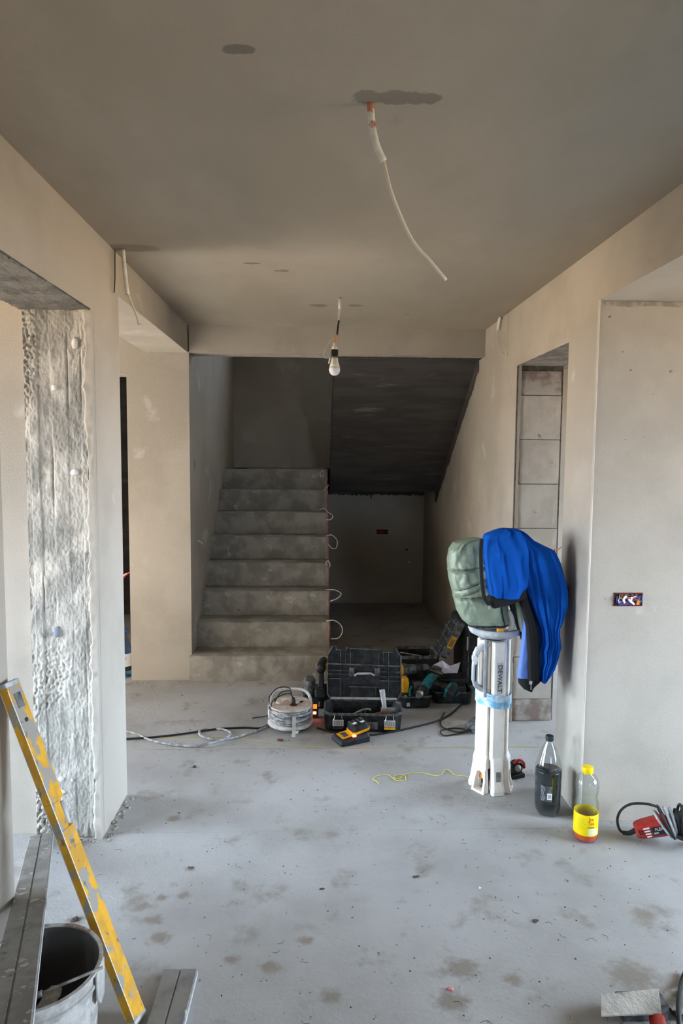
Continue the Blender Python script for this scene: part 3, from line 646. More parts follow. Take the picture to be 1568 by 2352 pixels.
# water bottle standing in the dark doorway
p = at(288, 1553, Z=0)
wb = bottle('water_bottle', 'blue water bottle standing in the dark doorway', (p.x, p.y, 0), [(.02, 0), (.042, .006), (.045, .03), (.045, .18), (.042, .21), (.03, .25), (.014, .285), (.014, .31)], 'pet_blue', 28)
B().lathe([(.015, .305), (.0155, .31), (.0155, .325), (.013, .327)], 20).build('cap', 'wire_blue', wb)
lw = B().lathe([(.0458, .075), (.0458, .165)], 28, cap=False).build('label', 'print_white', wb, smooth=True)
curved_text('lettering', 'SEC', .026, 'wire_blue', -84, .135, .0462, .9, parent=lw)
B().lathe([(.0460, .05), (.0460, .078)], 28, cap=False).build('label_band', 'rubber', wb, smooth=True)
wire('door_wire', [at(281, 1330, Y=4.60), at(288, 1322, Y=4.58), at(297, 1315, Y=4.56), (-1.224, 4.58, .72)], .004, 'wire_red', 'thin red wire poking across the dark doorway')
wire('door_wire', [at(281, 1324, Y=4.60), at(289, 1318, Y=4.585), at(296, 1316, Y=4.57), (-1.224, 4.59, .715)], .003, 'wire_white', 'thin white wire poking across the dark doorway')

# ------------------------------------------------------------------ electric boxes and ceiling cables
def socket_box(name, label, x0, x1, z0, z1, y, wires, mat='box_red'):
    t = thing(name, label, 'socket box', ((x0+x1)/2, y, (z0+z1)/2)); w2, h2 = (x1-x0)/2, (z1-z0)/2
    b = B(); th = .003
    b.box(-w2, w2, -.003, .002, h2-th, h2); b.box(-w2, w2, -.003, .002, -h2, -h2+th); b.box(-w2, -w2+th, -.003, .002, -h2, h2); b.box(w2-th, w2, -.003, .002, -h2, h2)
    b.build('frame', mat, t)
    B().box(-w2+th, w2-th, -.0016, -.0006, -h2+th, h2-th).build('inside', 'dark_void' if wires else 'dark_trim', t)
    cols = ['wire_blue', 'wire_brown', 'wire_green', 'wire_red', 'wire_blue', 'wire_orange', 'wire_brown', 'wire_white']
    rnd = random.Random(4)
    for k in range(wires):
        p0 = Vector((rnd.uniform(-w2, w2)*.9, -.002, rnd.choice((-1, 1))*h2*.8)); p3 = Vector((rnd.uniform(-w2, w2)*.8, -.004, rnd.uniform(-h2, h2)*.8))
        q = [p0]+[Vector((rnd.uniform(-w2, w2)*.85, -.006-.006*rnd.random(), rnd.uniform(-h2, h2)*.8)) for _ in range(2)]+[p3]
        B().tube(q, .0014, 5, 5).build('wire', cols[k % 8], t, smooth=True)
    if wires:
        for (x, z, a) in ((-.3, .35, 40), (-.35, -.2, -20), (.05, -.1, -40), (.25, -.45, -50), (.15, .1, 10), (.6, -.4, 20)):
            m = Matrix.Translation((x*w2, -.010, z*h2)) @ Matrix.Rotation(math.radians(a), 4, 'Y')
            B().box(-.004, .004, -.004, .003, -.009, .009).xf(m).build('connector', 'wire_orange' if x > .5 else 'wire_white', t, bevel=.0015)
    else:
        for x in (-.85, .85): B().lathe([(.004, 0), (.004, .002)], 10).xf(Matrix.Translation((x*w2, -.002, 0)) @ Matrix.Rotation(math.pi/2, 4, 'X')).build('screw', 'steel', t)
        B().lathe([(h2*.7, 0), (h2*.7, .002)], 20).xf(Matrix.Translation((-.1*w2, -.002, 0)) @ Matrix.Rotation(math.pi/2, 4, 'X') @ Matrix.Diagonal((1.8, 1, 1, 1))).build('pipe_mouth', mat, t)
    return t
socket_box('socket_box', 'open wall box crammed with coloured wires on the pale right wall', 1.204, 1.323, .904, .959, YR, 22)
socket_box('socket_box', 'empty dark red wall box in the niche under the stairs', .617, .738, .710, .759, YK, 0)
B().blob((.93, YK, .55), (.018, .003, .014), 3).build('niche_chip', 'dark_mortar', bpy.data.objects['wall_stair_back']); B().blob((.96, YK, .42), (.014, .006, .012), 5).build('niche_chip', 'plaster_flake', bpy.data.objects['wall_stair_back'])
# ceiling cable in the foreground
cc = thing('ceiling_cable', 'cream cable hanging from a white conduit in the near ceiling', 'cable', (.124, 1.681, C))
P = [((850, 236), 1.681), ((855, 290), 1.69), ((865, 335), 1.70), ((881, 370), 1.71)]
off(B().tube([at(*p, Y=y) for p, y in P], .0085, 12).build('conduit', 'conduit', smooth=True), cc)
P = [((880, 366), 1.71), ((895, 430), 1.72), ((915, 485), 1.74), ((940, 540), 1.76), ((962, 572), 1.77), ((985, 596), 1.78), ((1024, 643), 1.80)]
off(B().tube([at(*p, Y=y) for p, y in P], .0042, 8).build('cable', 'cream_cable', smooth=True), cc)
# left cable
cc = thing('ceiling_cable', 'grey conduit with short cable hanging beside the left pillar', 'cable', (-.788, 2.88, C))
off(B().tube([at(x, y, Y=2.88) for x, y in ((282, 574), (285, 610), (290, 655), (293, 676))], .0085, 10).build('conduit', 'conduit', smooth=True), cc)
off(B().tube([at(x, y, Y=2.88) for x, y in ((293, 674), (302, 697), (314, 725), (318, 742), (323, 746))], .004, 8).build('cable', 'cream_cable', smooth=True), cc)
wire('ceiling_wire', [at(264, 574, Y=2.84), at(264, 640, Y=2.84), at(262, 672, Y=2.84)], .0022, 'rubber', 'thin dark wire hanging down the left pillar')
cc = thing('ceiling_cable', 'short conduit with a looping thin wire high on the right wall', 'cable', (1.085, 4.08, C))
off(B().tube([(1.085, 4.08, C), (1.085, 4.11, 2.30), (1.085, 4.13, 2.262)], .009, 10).build('conduit', 'conduit', smooth=True), cc)
off(B().tube([(1.085, 4.13, 2.265), (1.084, 4.14, 2.235), (1.084, 4.10, 2.18), (1.085, 4.0, 2.11), (1.086, 3.925, 2.072), (1.086, 3.94, 2.18), (1.086, 3.96, 2.33)], .0022, 6).build('wire_loop', 'cream_cable', smooth=True), cc)
# bare bulb
bu = thing('hanging_bulb', 'bare light bulb hanging on twisted wires in front of the stairs', 'light bulb', (.122, 3.66, C))
yb = 3.66
B().lathe([(.0095, -.058), (.0095, 0)], 14).build('conduit', 'conduit', bu, smooth=True)
PB = lambda *L: [at(x, y, Y=yb) for x, y in L]
for k in (-1, 1):
    off(B().tube([at(x+k*q, y, Y=yb) for x, y, q in ((781, 706, 1), (779, 716, -2), (778, 722, 2), (778, 730, -1), (778, 738, 1))], .0022, 6).build('twisted_wire', 'white_wire', smooth=True), bu)
off(B().tube(PB((778, 736), (776, 750), (774, 769)), .005, 8).build('taped_joint', 'glossy_black', smooth=True), bu)
off(B().tube(PB((774, 768), (769, 772), (770, 782), (769, 792)), .0032, 6).build('copper_wire', 'wire_orange', smooth=True), bu)
off(B().tube(PB((773, 770), (777, 775), (777, 779)), .003, 6).build('copper_wire', 'wire_orange', smooth=True), bu)
off(B().tube(PB((768, 776), (756, 787), (747, 802), (743, 815), (748, 822), (757, 823)), .0022, 6).build('loose_wire', 'cream_cable', smooth=True), bu)
off(B().tube(PB((758, 822), (756, 830), (755, 835)), .004, 8).build('wire_tag', 'bulb_base', smooth=True), bu)
c0 = at(768, 863, Y=yb); z0 = c0.z
q0 = lambda prof: [(r, z0+z-0) for r, z in prof]
def bulb_part(n_, m_, prof):
    return off(B().lathe(prof, 24, (c0.x, yb, z0)).build(n_, m_, smooth=True), bu)
bulb_part('bulb_glass', 'bulb_glass', [(.001, 0), (.012, .002), (.023, .010), (.0295, .024), (.0298, .034), (.0275, .046)])
bulb_part('bulb_base', 'bulb_base', [(.0275, .046), (.023, .062), (.0185, .078), (.0170, .096)])
bulb_part('lamp_holder', 'glossy_black', [(.0180, .094), (.0200, .098), (.0185, .106), (.0185, .136), (.016, .138)])
bulb_part('holder_cap', 'bulb_base', [(.0185, .136), (.0170, .142), (.0140, .150), (.0100, .154), (.0090, .172)])
# small bits on the stair wall
wsl = bpy.data.objects['wall_stair_left']
p = at(455, 1245, X=XS); wire('wall_wire', [(XS-.01, p.y, p.z), (XS+.012, p.y-.03, p.z+.01), (XS+.02, p.y+.04, p.z-.02), (XS+.012, p.y+.09, p.z-.02)], .006, 'white_wire', 'short white wire end sticking out of the stairwell wall')
p = at(447, 1068, X=XS); B().box(XS-.01, XS+.001, p.y-.02, p.y+.02, p.z-.035, p.z+.035).build('wall_slot', 'dark_plaster', wsl)

# ------------------------------------------------------------------ foreground left: level, laths, bucket
lv = thing('spirit_level', 'worn yellow spirit level leaning against the doorway corner', 'spirit level', (-.468, 1.715, 0))
pb = Vector((-.466, 1.715, .004)); ptp = Vector((-.815, 1.803, .895))
ax = (ptp-pb).normalized(); Ln = (ptp-pb).length
vdir = Vector((.34, .94, 0)); vdir = (vdir-ax*vdir.dot(ax)).normalized(); sdir = ax.cross(vdir)
LM = Matrix((( *[sdir[0], vdir[0], ax[0]], pb[0]), (*[sdir[1], vdir[1], ax[1]], pb[1]), (*[sdir[2], vdir[2], ax[2]], pb[2]), (0, 0, 0, 1)))
LML = Matrix.Translation(-Vector(lv.location)) @ LM
def lev(bm, n_, m_, par=None, **k):
    return bm.xf(LML).build(n_, m_, par or lv, **k)
# section: edge flange facing the viewer's left, web facing right with a window cut in
a0, a1 = .545, .62
sgn = 1
body = B()
for z0_, z1_ in ((.012, a0), (a1, Ln-.012)):
    body.rings([[(x, y, z) for x, y in ((-.013, -.024), (.013, -.024), (.013, .024), (-.013, .024))] for z in (z0_, z1_)])
body.rings([[(x, y, z) for x, y in ((-.013, -.024), (.013, -.024), (.013, .006), (-.013, .006))] for z in (a0, a1)])
lb_ = lev(body, 'beam', 'level_yellow', bevel=.0015)
for z0_, z1_ in ((0, .013), (Ln-.013, Ln)): lev(B().box(-.0135, .0135, -.0245, .0245, z0_, z1_), 'end_cap', 'dusty_grey', bevel=.002)
vl = lev(B().tube([(-.010, .012, a0+.008), (-.010, .012, a1-.008)], .006, 10, 0), 'vial', 'dusty_grey', smooth=True)
for sx_ in (-1, 1):
    lev(B().box(-.0145 if sx_ < 0 else .013, -.013 if sx_ < 0 else .0145, -.010, .012, Ln-.075, Ln-.035), 'vial_window', 'dusty_black')
    lev(B().lathe([(.006, 0), (.006, .001)], 14).xf(Matrix.Translation((sx_*.0136, 0, Ln-.11)) @ Matrix.Rotation(math.pi/2, 4, 'Y')), 'hang_hole', 'rubber')
lev(B().box(-.0138, -.0128, -.0245, -.0225, .02, Ln-.02), 'worn_edge', 'white_chip'); lev(B().box(.0125, .0138, -.0245, -.0225, .02, Ln-.02), 'worn_edge', 'white_chip')
# long lath resting on the bucket rim
A_ = Vector((-1.015, 2.588, .012)); Bp = Vector((-.690, 1.690, .316)); dl = (Bp-A_).normalized()
sd = dl.cross(Vector((0, 0, 1))).normalized(); nu_ = sd.cross(dl).normalized()
if nu_.z < 0: nu_ = -nu_
left = sd if sd.x < 0 else -sd
la = thing('aluminium_lath', 'long mortar-stained aluminium lath resting on the bucket rim', 'lath', A_)
def lath(par, L_, W_, T_, d_, l_, n_, m0='aluminium'):
    o0 = Vector((0, 0, 0))
    sec = [(0, 0), (W_, 0), (W_, T_*.8), (W_*.97, T_), (W_*.53, T_), (W_*.515, T_*.82), (W_*.485, T_*.82), (W_*.47, T_), (W_*.03, T_), (0, T_*.8)]
    B().rings([[o0+d_*t+l_*a+n_*b_ for a, b_ in sec] for t in (0, L_)]).build('profile', m0, par)
    B().rings([[o0+d_*t+l_*a+n_*b_ for a, b_ in ((-.0012, .001), (.0005, .001), (.0005, T_*.8), (-.0012, T_*.8))] for t in (.002, L_-.002)]).build('edge', 'aluminium_edge', par)
    B().rings([[o0+d_*t+l_*a+n_*b_ for a, b_ in ((.004, .003), (W_-.004, .003), (W_-.004, T_-.004), (.004, T_-.004))] for t in (-.0008, .0)]).build('open_end', 'dusty_grey', par)
lath(la, 1.75, .085, .018, dl, left, nu_)
# short lath end on the floor
s0 = at(382, 2243, Z=0); s1 = at(450, 2243, Z=0)
d2 = Vector((.0, -1, 0)); p0 = Vector((-.335, 1.872, .0))
lb2 = thing('aluminium_lath', 'flat aluminium lath lying on the floor at the bottom edge', 'lath', p0)
lath(lb2, 1.0, .098, .020, Vector((-.015, -1, 0)).normalized(), Vector((-1, .015, 0)), Vector((0, 0, 1)))
# bucket
bk = thing('bucket', 'mortar-splashed white plastic bucket in the left foreground', 'bucket', (-.648, 1.534, 0))
sharp(B().lathe([(.118, 0), (.122, .004), (.1385, .262), (.144, .264), (.144, .272), (.140, .274), (.141, .296), (.147, .298), (.147, .304), (.138, .304), (.137, .298)], 56, cap=False).build('shell', 'bucket_white', bk, smooth=True), 50)
B().lathe([(.137, .300), (.1355, .262), (.120, .012), (.001, .010)], 56, cap=False).build('inside', 'bucket_inside', bk, smooth=True)
B().lathe([(.001, .10), (.126, .10)], 40, cap=False).build('old_mortar', 'bucket_inside', bk)
B().prism([(-.030, .30), (.030, .30), (.032, .25), (.018, .215), (-.010, .21), (-.028, .235)], lambda a, z, s_: (.1445*math.cos(a/.145+.02)+.006*s_, .1445*math.sin(a/.145+.02), z)).build('handle_lug', 'bucket_white', bk, bevel=.003)
# trowel lying across the bucket
tw = thing('trowel', 'pointed trowel with dirty handle lying in the bucket', 'trowel', (-.648, 1.534, .29))
h0, h1, h2 = at(34, 2312, Z=.27), at(97, 2281, Z=.292), at(236, 2222, Z=.312)
off(B().tube([h0, (h0+h1)/2, h1], lambda t: .009-.002*t, 10).build('handle', 'dirty_steel', smooth=True), tw)
off(B().tube([h1, (h1+h2)/2, h2], .0035, 8, 0).build('tang', 'dirty_steel', smooth=True), tw)
bp_ = [(118, 2264), (133, 2262), (143, 2270), (140, 2285), (122, 2310), (88, 2322), (78, 2322), (92, 2300), (104, 2278)]
off(B().prism(bp_, lambda a, c_, s_: at(a, c_, Z=.262-.004*s_)).build('blade', 'rubble'), tw)

# ------------------------------------------------------------------ tools on the floor
def octo(x0, x1, y0, y1, c, z): return [(x0+c, y0, z), (x1-c, y0, z), (x1, y0+c, z), (x1, y1-c, z), (x1-c, y1, z), (x0+c, y1, z), (x0, y1-c, z), (x0, y0+c, z)]
def tray(par, x0, x1, y0, y1, z1, c=.02, th=.008, flare=.012, mat='black_plastic', rim='dusty_black', name='base'):
    B().rings([octo(x0+flare, x1-flare, y0+flare, y1-flare, c, 0), octo(x0+flare*.4, x1-flare*.4, y0+flare*.4, y1-flare*.4, c, z1*.9), octo(x0+th, x1-th, y0+th, y1-th, c, z1*.9), octo(x0+th+flare, x1-th-flare, y0+th+flare, y1-th-flare, c, th)]).build(name, mat, par)
    rm = B(); R = [octo(x0, x1, y0, y1, c, z1*.9), octo(x0, x1, y0, y1, c, z1), octo(x0+th, x1-th, y0+th, y1-th, c, z1), octo(x0+th, x1-th, y0+th, y1-th, c, z1*.9)]
    rm.rings(R+[R[0]], cap=False).build('rim', rim, par)
tb = thing('tool_case', 'open black tool case with ribbed lid standing upright beside the cable reel', 'tool case', (.062, 3.612, 0), -.055)
tray(tb, -.018, .418, 0, .225, .105, .035)
for x in (.035, .315):
    lt = B().box(x, x+.06, -.012, -.002, .038, .072).build('latch', 'print_grey' if False else 'aluminium_edge', tb, bevel=.002)
    B().box(x, x+.06, -.014, -.004, .022, .036).build('latch_foot', 'yellow' if x > .2 else 'black_plastic', lt, bevel=.002)
    for k in range(5): B().box(x+.008+k*.010, x+.010+k*.010, -.0135, -.0115, .044, .068).build('latch_groove', 'dusty_black', lt)
    B().tube([(x+.004, -.010, .070), (x+.010, -.011, .084), (x+.010, -.008, .098)], .0018, 5, 3).build('latch_wire', 'steel', lt); B().tube([(x+.056, -.010, .070), (x+.050, -.011, .084), (x+.050, -.008, .098)], .0018, 5, 3).build('latch_wire', 'steel', lt)
B().box(.13, .28, -.006, .004, .02, .06).build('front_recess', 'dusty_black', tb, bevel=.003)
lid_m = Matrix.Translation((-.004, .232, .100)) @ Matrix.Rotation(-.16, 4, 'X')
def L(cx, cy): return ((cx-250)/1205*.425, (1020-cy)/895*.305)
outl = [(300, 1000), (258, 930), (250, 700), (255, 270), (330, 125), (390, 125), (392, 185), (560, 190), (570, 132), (602, 132), (612, 160), (1120, 172), (1138, 186), (1142, 212), (1318, 216), (1324, 158), (1372, 160), (1450, 290), (1456, 900), (1390, 1012)]
ld = B().prism([L(*p) for p in outl], lambda a, z, s_: (a, .012*s_, z)).xf(lid_m).build('lid', 'black_plastic', tb)
for i in range(len(outl)):
    a, c_ = L(*outl[i]), L(*outl[(i+1) % len(outl)])
    if math.hypot(a[0]-c_[0], a[1]-c_[1]) < .02: continue
    B().bar([(a[0], -.010, a[1]), (c_[0], -.010, c_[1])], .006, .022, (0, 1, 0)).xf(lid_m).build('lid_rim', 'dusty_black', ld)
for cy, x0, x1, w_ in ((418, 265, 1440, .008), (530, 265, 600, .004), (590, 265, 600, .004), (668, 265, 600, .005), (545, 1105, 1440, .004), (625, 1105, 1440, .004), (695, 1105, 1440, .005), (800, 600, 1100, .004)):
    a, c_ = L(x0, cy), L(x1, cy+ (0 if x1-x0 < 700 else 30)); B().bar([(a[0], -.009, a[1]), (c_[0], -.009, c_[1])], w_, .018, (0, 1, 0)).xf(lid_m).build('lid_rib', 'dusty_black', ld)
for cx, y0, y1 in ((460, 190, 980), (622, 160, 480), (655, 760, 980), (1090, 180, 480), (1248, 220, 980), (1045, 760, 960), (545, 200, 400), (1160, 220, 400), (710, 430, 480), (1005, 430, 480)):
    a, c_ = L(cx, y0), L(cx, y1); B().bar([(a[0], -.007, a[1]), (c_[0], -.007, c_[1])], .0035, .014, (0, 1, 0)).xf(lid_m).build('lid_rib', 'dusty_black', ld)
a, c_ = L(600, 770), L(1108, 500); B().box(a[0], c_[0], -.016, 0, a[1], c_[1]-.02).xf(lid_m).build('handle_plate', 'black_plastic', ld, bevel=.003)
for cx in (605, 1025):
    a, c_ = L(cx, 620), L(cx+85, 480); B().box(a[0], c_[0], -.024, 0, a[1], c_[1]).xf(lid_m).build('handle_hinge', 'dusty_black', ld, bevel=.004)
a, c_ = L(690, 610), L(1020, 570); B().bar([(a[0], -.022, a[1]), (a[0]+.02, -.024, a[1]+.012), (c_[0]-.02, -.024, c_[1]), (c_[0], -.022, c_[1]-.012)], .012, .010, (0, 1, 0)).xf(lid_m).build('grip', 'aluminium_edge' if False else 'dusty_grey', ld, bevel=.002)
B().box(.02, .40, -.03, -.002, .004, .016).xf(lid_m).build('lid_ledge', 'dusty_grey', ld, bevel=.003)
B().tube([(.02, .228, .1), (.40, .228, .1)], .006, 8, 0).build('hinge_bar', 'dusty_black', tb)
# things lying in the case
hm = thing('hand_hammer', 'grey handled hammer standing in the open tool case', 'hammer', (.39, 3.70, .02))
off(B().tube([at(883, 1628, Y=3.70), at(880, 1605, Y=3.70), at(877, 1584, Y=3.71)], lambda t: .012+.004*t, 10, 4).build('handle', 'dusty_grey', smooth=True), hm)
off(B().box(-.045, .04, -.014, .014, -.016, .014).xf(Matrix.Translation(at(893, 1631, Y=3.70))).build('head', 'dirty_steel', bevel=.004), hm)
pl = thing('pliers', 'long curved-handled pliers lying in the open tool case', 'pliers', (.20, 3.69, .07))
off(B().tube([at(x, y, Y=3.68) for x, y in ((812, 1640), (826, 1633), (838, 1629), (848, 1629), (850, 1632))], .0055, 8).build('grip', 'dirty_steel', smooth=True), pl)
off(B().tube([at(x, y, Y=3.68) for x, y in ((828, 1642), (830, 1636), (832, 1631))], .003, 6).build('grip', 'dirty_steel'), pl)
off(B().tube([at(x, y, Y=3.68) for x, y in ((836, 1641), (838, 1635), (838, 1630))], .003, 6).build('jaw', 'dirty_steel'), pl)
fl_ = thing('wooden_float', 'brown handled scraper lying in the open tool case', 'scraper', (.40, 3.67, .06))
off(B().tube([at(x, y, Y=3.67) for x, y in ((862, 1640), (880, 1637), (898, 1641))], .008, 8).build('grip', 'wire_brown', smooth=True), fl_)
off(B().box(-.03, .03, -.012, .012, -.02, .004).xf(Matrix.Translation(at(905, 1640, Y=3.68))).build('blade', 'dirty_steel', bevel=.003), fl_)
# battery charger
ch = thing('battery_charger', 'black and yellow battery charger on the floor in front of the open case', 'charger', (.19, 3.50, 0), .42)
B().rings([[(-.085, -.062, 0), (.085, -.062, 0), (.085, .062, 0), (-.085, .062, 0)], [(-.085, -.062, .018), (.085, -.062, .03), (.085, .062, .03), (-.085, .062, .018)], [(-.072, -.052, .030), (.075, -.052, .050), (.075, .052, .050), (-.072, .052, .030)]]).build('body', 'black_plastic', ch, bevel=.006)
B().rings([[(-.066, y, .0325) if x < 0 else (.0, y, .0425) for x, y in ((-1, -.04), (1, -.04), (1, .04), (-1, .04))], [(-.066, y, .0338) if x < 0 else (.0, y, .0438) for x, y in ((-1, -.04), (1, -.04), (1, .04), (-1, .04))]]).build('yellow_panel', 'yellow', ch)
B().box(-.052, -.016, -.024, .024, .037, .0405).xf(Matrix.Rotation(0, 4, 'Y')).build('panel_print', 'dusty_black', ch)
B().box(-.012, .006, -.054, -.040, .040, .047).build('status_light', 'led_red', ch)
bt = thing('tool_battery', 'black and yellow cordless battery seated on the floor charger', 'battery', (.222, 3.515, .048), .42)
mm = Matrix.Rotation(-.18, 4, 'Y')
B().rings([octo(-.04, .062, -.046, .046, .012, .0), octo(-.042, .064, -.048, .048, .012, .014)]).xf(mm).build('yellow_base', 'yellow', bt, bevel=.002)
B().rings([octo(-.038, .060, -.044, .044, .012, .014), octo(-.034, .056, -.040, .040, .012, .046)]).xf(mm).build('case', 'black_plastic', bt, bevel=.003)
for k in range(4): B().box(-.028+k*.022, -.018+k*.022, -.03, .03, .046, .050).xf(mm).build('rib', 'dusty_black', bt)
B().box(-.02, .0, -.02, -.006, .047, .052).xf(mm).build('label_chip', 'print_white', bt); B().box(.02, .04, -.03, -.018, .047, .052).xf(mm).build('label_chip', 'print_white', bt)

def drill(name, label, loc, rz, col, tilt=0, roll=0, batt=True, cat='drill'):
    t = thing(name, label, cat, loc, rz); m = Matrix.Rotation(tilt, 4, 'Y') @ Matrix.Rotation(roll, 4, 'X')
    rx = Matrix.Rotation(math.pi/2, 4, 'Y')
    B().lathe([(.012, -.085), (.026, -.08), (.030, -.06), (.031, 0), (.029, .03), (.024, .045)], 20).xf(m @ rx).build('motor_housing', col, t, smooth=True)
    B().lathe([(.026, .043), (.028, .055), (.026, .075), (.018, .085)], 18).xf(m @ rx).build('clutch_ring', 'black_plastic', t, smooth=True)
    ck = B().lathe([(.018, .083), (.021, .092), (.019, .115), (.010, .13), (.004, .132)], 16).xf(m @ rx).build('chuck', 'dusty_black', t, smooth=True)
    B().rings([[(-.05, -.016, -.02), (-.005, -.016, -.02), (-.005, .016, -.02), (-.05, .016, -.02)], [(-.06, -.015, -.07), (-.022, -.015, -.07), (-.022, .015, -.07), (-.06, .015, -.07)], [(-.07, -.018, -.115), (-.015, -.018, -.115), (-.015, .018, -.115), (-.07, .018, -.115)]]).xf(m).build('grip', 'black_plastic', t, bevel=.005)
    B().box(-.008, .002, -.008, .008, -.05, -.03).xf(m).build('trigger', 'rubber', t, bevel=.002)
    B().rings([octo(-.078, .002, -.032, .032, .008, -.128), octo(-.080, .004, -.034, .034, .008, -.114)]).xf(m).build('foot', col, t, bevel=.002)
    if batt: B().rings([octo(-.082, .004, -.035, .035, .010, -.172), octo(-.082, .006, -.036, .036, .010, -.129)]).xf(m).build('battery', 'black_plastic', t, bevel=.004); B().box(-.05, -.02, -.0375, -.034, -.16, -.14).xf(m).build('battery_label', 'print_grey', t)
    return t
# left small case with a drill on top
lc = thing('tool_case', 'small closed dark case between the stairs and the upright lid', 'tool case', (-.06, 3.955, 0), .05)
B().rings([octo(0, .15, 0, .22, .02, 0), octo(-.006, .156, -.006, .226, .02, .012), octo(-.006, .156, -.006, .226, .02, .058), octo(0, .15, 0, .22, .02, .07)]).build('shell', 'black_plastic', lc, bevel=.004)
B().box(.05, .09, -.014, -.004, .015, .045).build('latch', 'dusty_grey', lc, bevel=.002)
B().rings([octo(.0, .065, .03, .19, .02, .07), octo(-.004, .07, .03, .19, .02, .12), octo(.008, .055, .05, .17, .02, .148)]).build('top_box', 'dusty_grey' if False else 'dusty_black', lc, bevel=.004)
dr = drill('cordless_drill', 'yellow and black cordless drill standing left of the upright lid', (.042, 4.03, .243), 1.45, 'black_plastic', 0)
B().box(-.05, .02, -.032, -.024, -.012, .016).build('yellow_flash', 'yellow', dr, bevel=.003); B().box(-.05, .02, .024, .032, -.012, .016).build('yellow_flash', 'yellow', dr, bevel=.003)
# right front case with tools
r1 = thing('tool_case', 'shallow open black case right of the upright lid, holding a grey pouch', 'tool case', (.515, 3.935, 0), .08)
tray(r1, 0, .19, 0, .26, .075, .02)
B().box(.03, .05, -.004, .004, .02, .04).build('catch', 'dusty_grey', r1)
dy = drill('cordless_drill', 'dusty cordless drill with yellow collar lying on the shallow case', (.575, 4.08, .198), .12, 'dusty_black', -.10, 1.35, False)
B().lathe([(.034, -.082), (.035, -.04)], 18).xf(Matrix.Rotation(math.pi/2, 4, 'Y')).build('yellow_collar', 'yellow', dy, smooth=True)
cg = thing('yellow_drill_body', 'yellow tool housing showing beside the upright lid', 'power tool', (.535, 4.0, .09), .2)
B().rings([octo(-.02, .024, -.03, .03, .008, .0), octo(-.022, .026, -.032, .032, .008, .05), octo(-.018, .022, -.028, .028, .008, .085)]).build('housing', 'yellow', cg, bevel=.003)
B().lathe([(.010, 0), (.010, .012)], 14).xf(Matrix.Translation((.0, -.034, -.022)) @ Matrix.Rotation(math.pi/2, 4, 'X')).build('knob', 'yellow', cg)
B().box(-.018, .02, -.03, .03, -.07, 0).build('battery', 'black_plastic', cg, bevel=.004)
po = thing('grey_pouch', 'grey fabric pouch in the shallow open case', 'pouch', (.63, 4.0, .03))
B().rings([[(x*(1-.35*k/4)+.01*math.sin(k*2+x*60), y*(1-.5*k/4), .028*k+.01*math.sin(x*40+k)) for x, y in ((-.055, -.03), (0, -.045), (.055, -.03), (.06, .03), (0, .045), (-.055, .035))] for k in range(5)]).build('cloth', 'dusty_black', po, smooth=True)
B().tube([(-.06, -.03, .03), (-.062, -.025, .07), (-.05, -.02, .10)], .008, 8).build('teal_strap', 'teal', po, smooth=True)
# impact driver
im = drill('impact_driver', 'teal impact driver lying across the two shallow cases', (.675, 3.995, .135), -2.2, 'teal', .35, 1.2, True, 'impact driver')
B().lathe([(.020, .08), (.024, .10), (.012, .125)], 14).xf(Matrix.Rotation(.35, 4, 'Y') @ Matrix.Rotation(math.pi/2, 4, 'Y')).build('steel_nose', 'steel', im, smooth=True)
r2 = thing('tool_case', 'shallow open black case behind the work light, holding a teal battery tool', 'tool case', (.715, 4.02, 0), -.02)
tray(r2, 0, .25, 0, .28, .075, .02)
B().box(.10, .235, .03, .14, .012, .02).build('case_insert', 'dusty_grey', r2)
tl = thing('teal_tool', 'teal cordless tool foot with black battery in the shallow case', 'power tool', (.855, 4.06, .075), .15)
B().lathe([(.022, -.012), (.046, -.010), (.048, .0), (.044, .012), (.02, .016)], 20).xf(Matrix.Rotation(math.pi/2, 4, 'Y')).build('foot', 'teal', tl, smooth=True)
B().box(.012, .065, -.036, .034, -.052, .03).build('battery', 'black_plastic', tl, bevel=.006); B().box(.02, .045, -.038, -.035, -.04, -.012).build('battery_label', 'print_white', tl)
B().tube([(-.14, .02, .02), (-.07, .01, .005), (0, 0, 0)], .020, 12).build('grip', 'black_plastic', tl, smooth=True)
bb = thing('tool_battery', 'black slide battery propped between the shallow cases', 'battery', (.745, 4.13, .145), -.25)
mm2 = Matrix.Rotation(.25, 4, 'Y')
B().rings([octo(-.042, .042, -.03, .03, .008, 0), octo(-.044, .044, -.032, .032, .008, .03)]).xf(mm2).build('case', 'black_plastic', bb, bevel=.003)
B().rings([octo(-.034, .034, -.026, .026, .008, .03), octo(-.03, .03, -.022, .022, .008, .055)]).xf(mm2).build('slide', 'dusty_black', bb, bevel=.003)
for z in (.030, .036): B().box(-.044, .044, -.034, -.031, z, z+.003).xf(mm2).build('rail', 'print_grey', bb)
text('lettering', 'makita', .016, 'print_white', bb, Vector((.004, -.0335, .012)), mm2 @ Vector((1, 0, 0)), mm2 @ Vector((0, 0, 1)))
B().rings([octo(-.03, .03, -.028, .028, .01, -.14), octo(-.036, .036, -.03, .03, .01, 0)]).build('support_block', 'black_plastic', bb)  # plain block added only to hold the battery up inside the case
pp = thing('paper_sheet', 'crumpled white paper sheet lying over the black cases', 'paper', (.84, 4.22, .14))
V = lambda x, y, Y: at(x, y, Y=Y)
sh = B(); P0 = [V(993, 1528, 4.18), V(1016, 1517, 4.22), V(1033, 1530, 4.16), V(1057, 1521, 4.24)]; P1 = [V(1008, 1545, 4.12), V(1022, 1547, 4.13), V(1034, 1546, 4.10), V(1050, 1546, 4.14)]
sh.rings([P0, [(a*.5+b_*.5) for a, b_ in zip(P0, P1)], P1], cap=False, close=False)
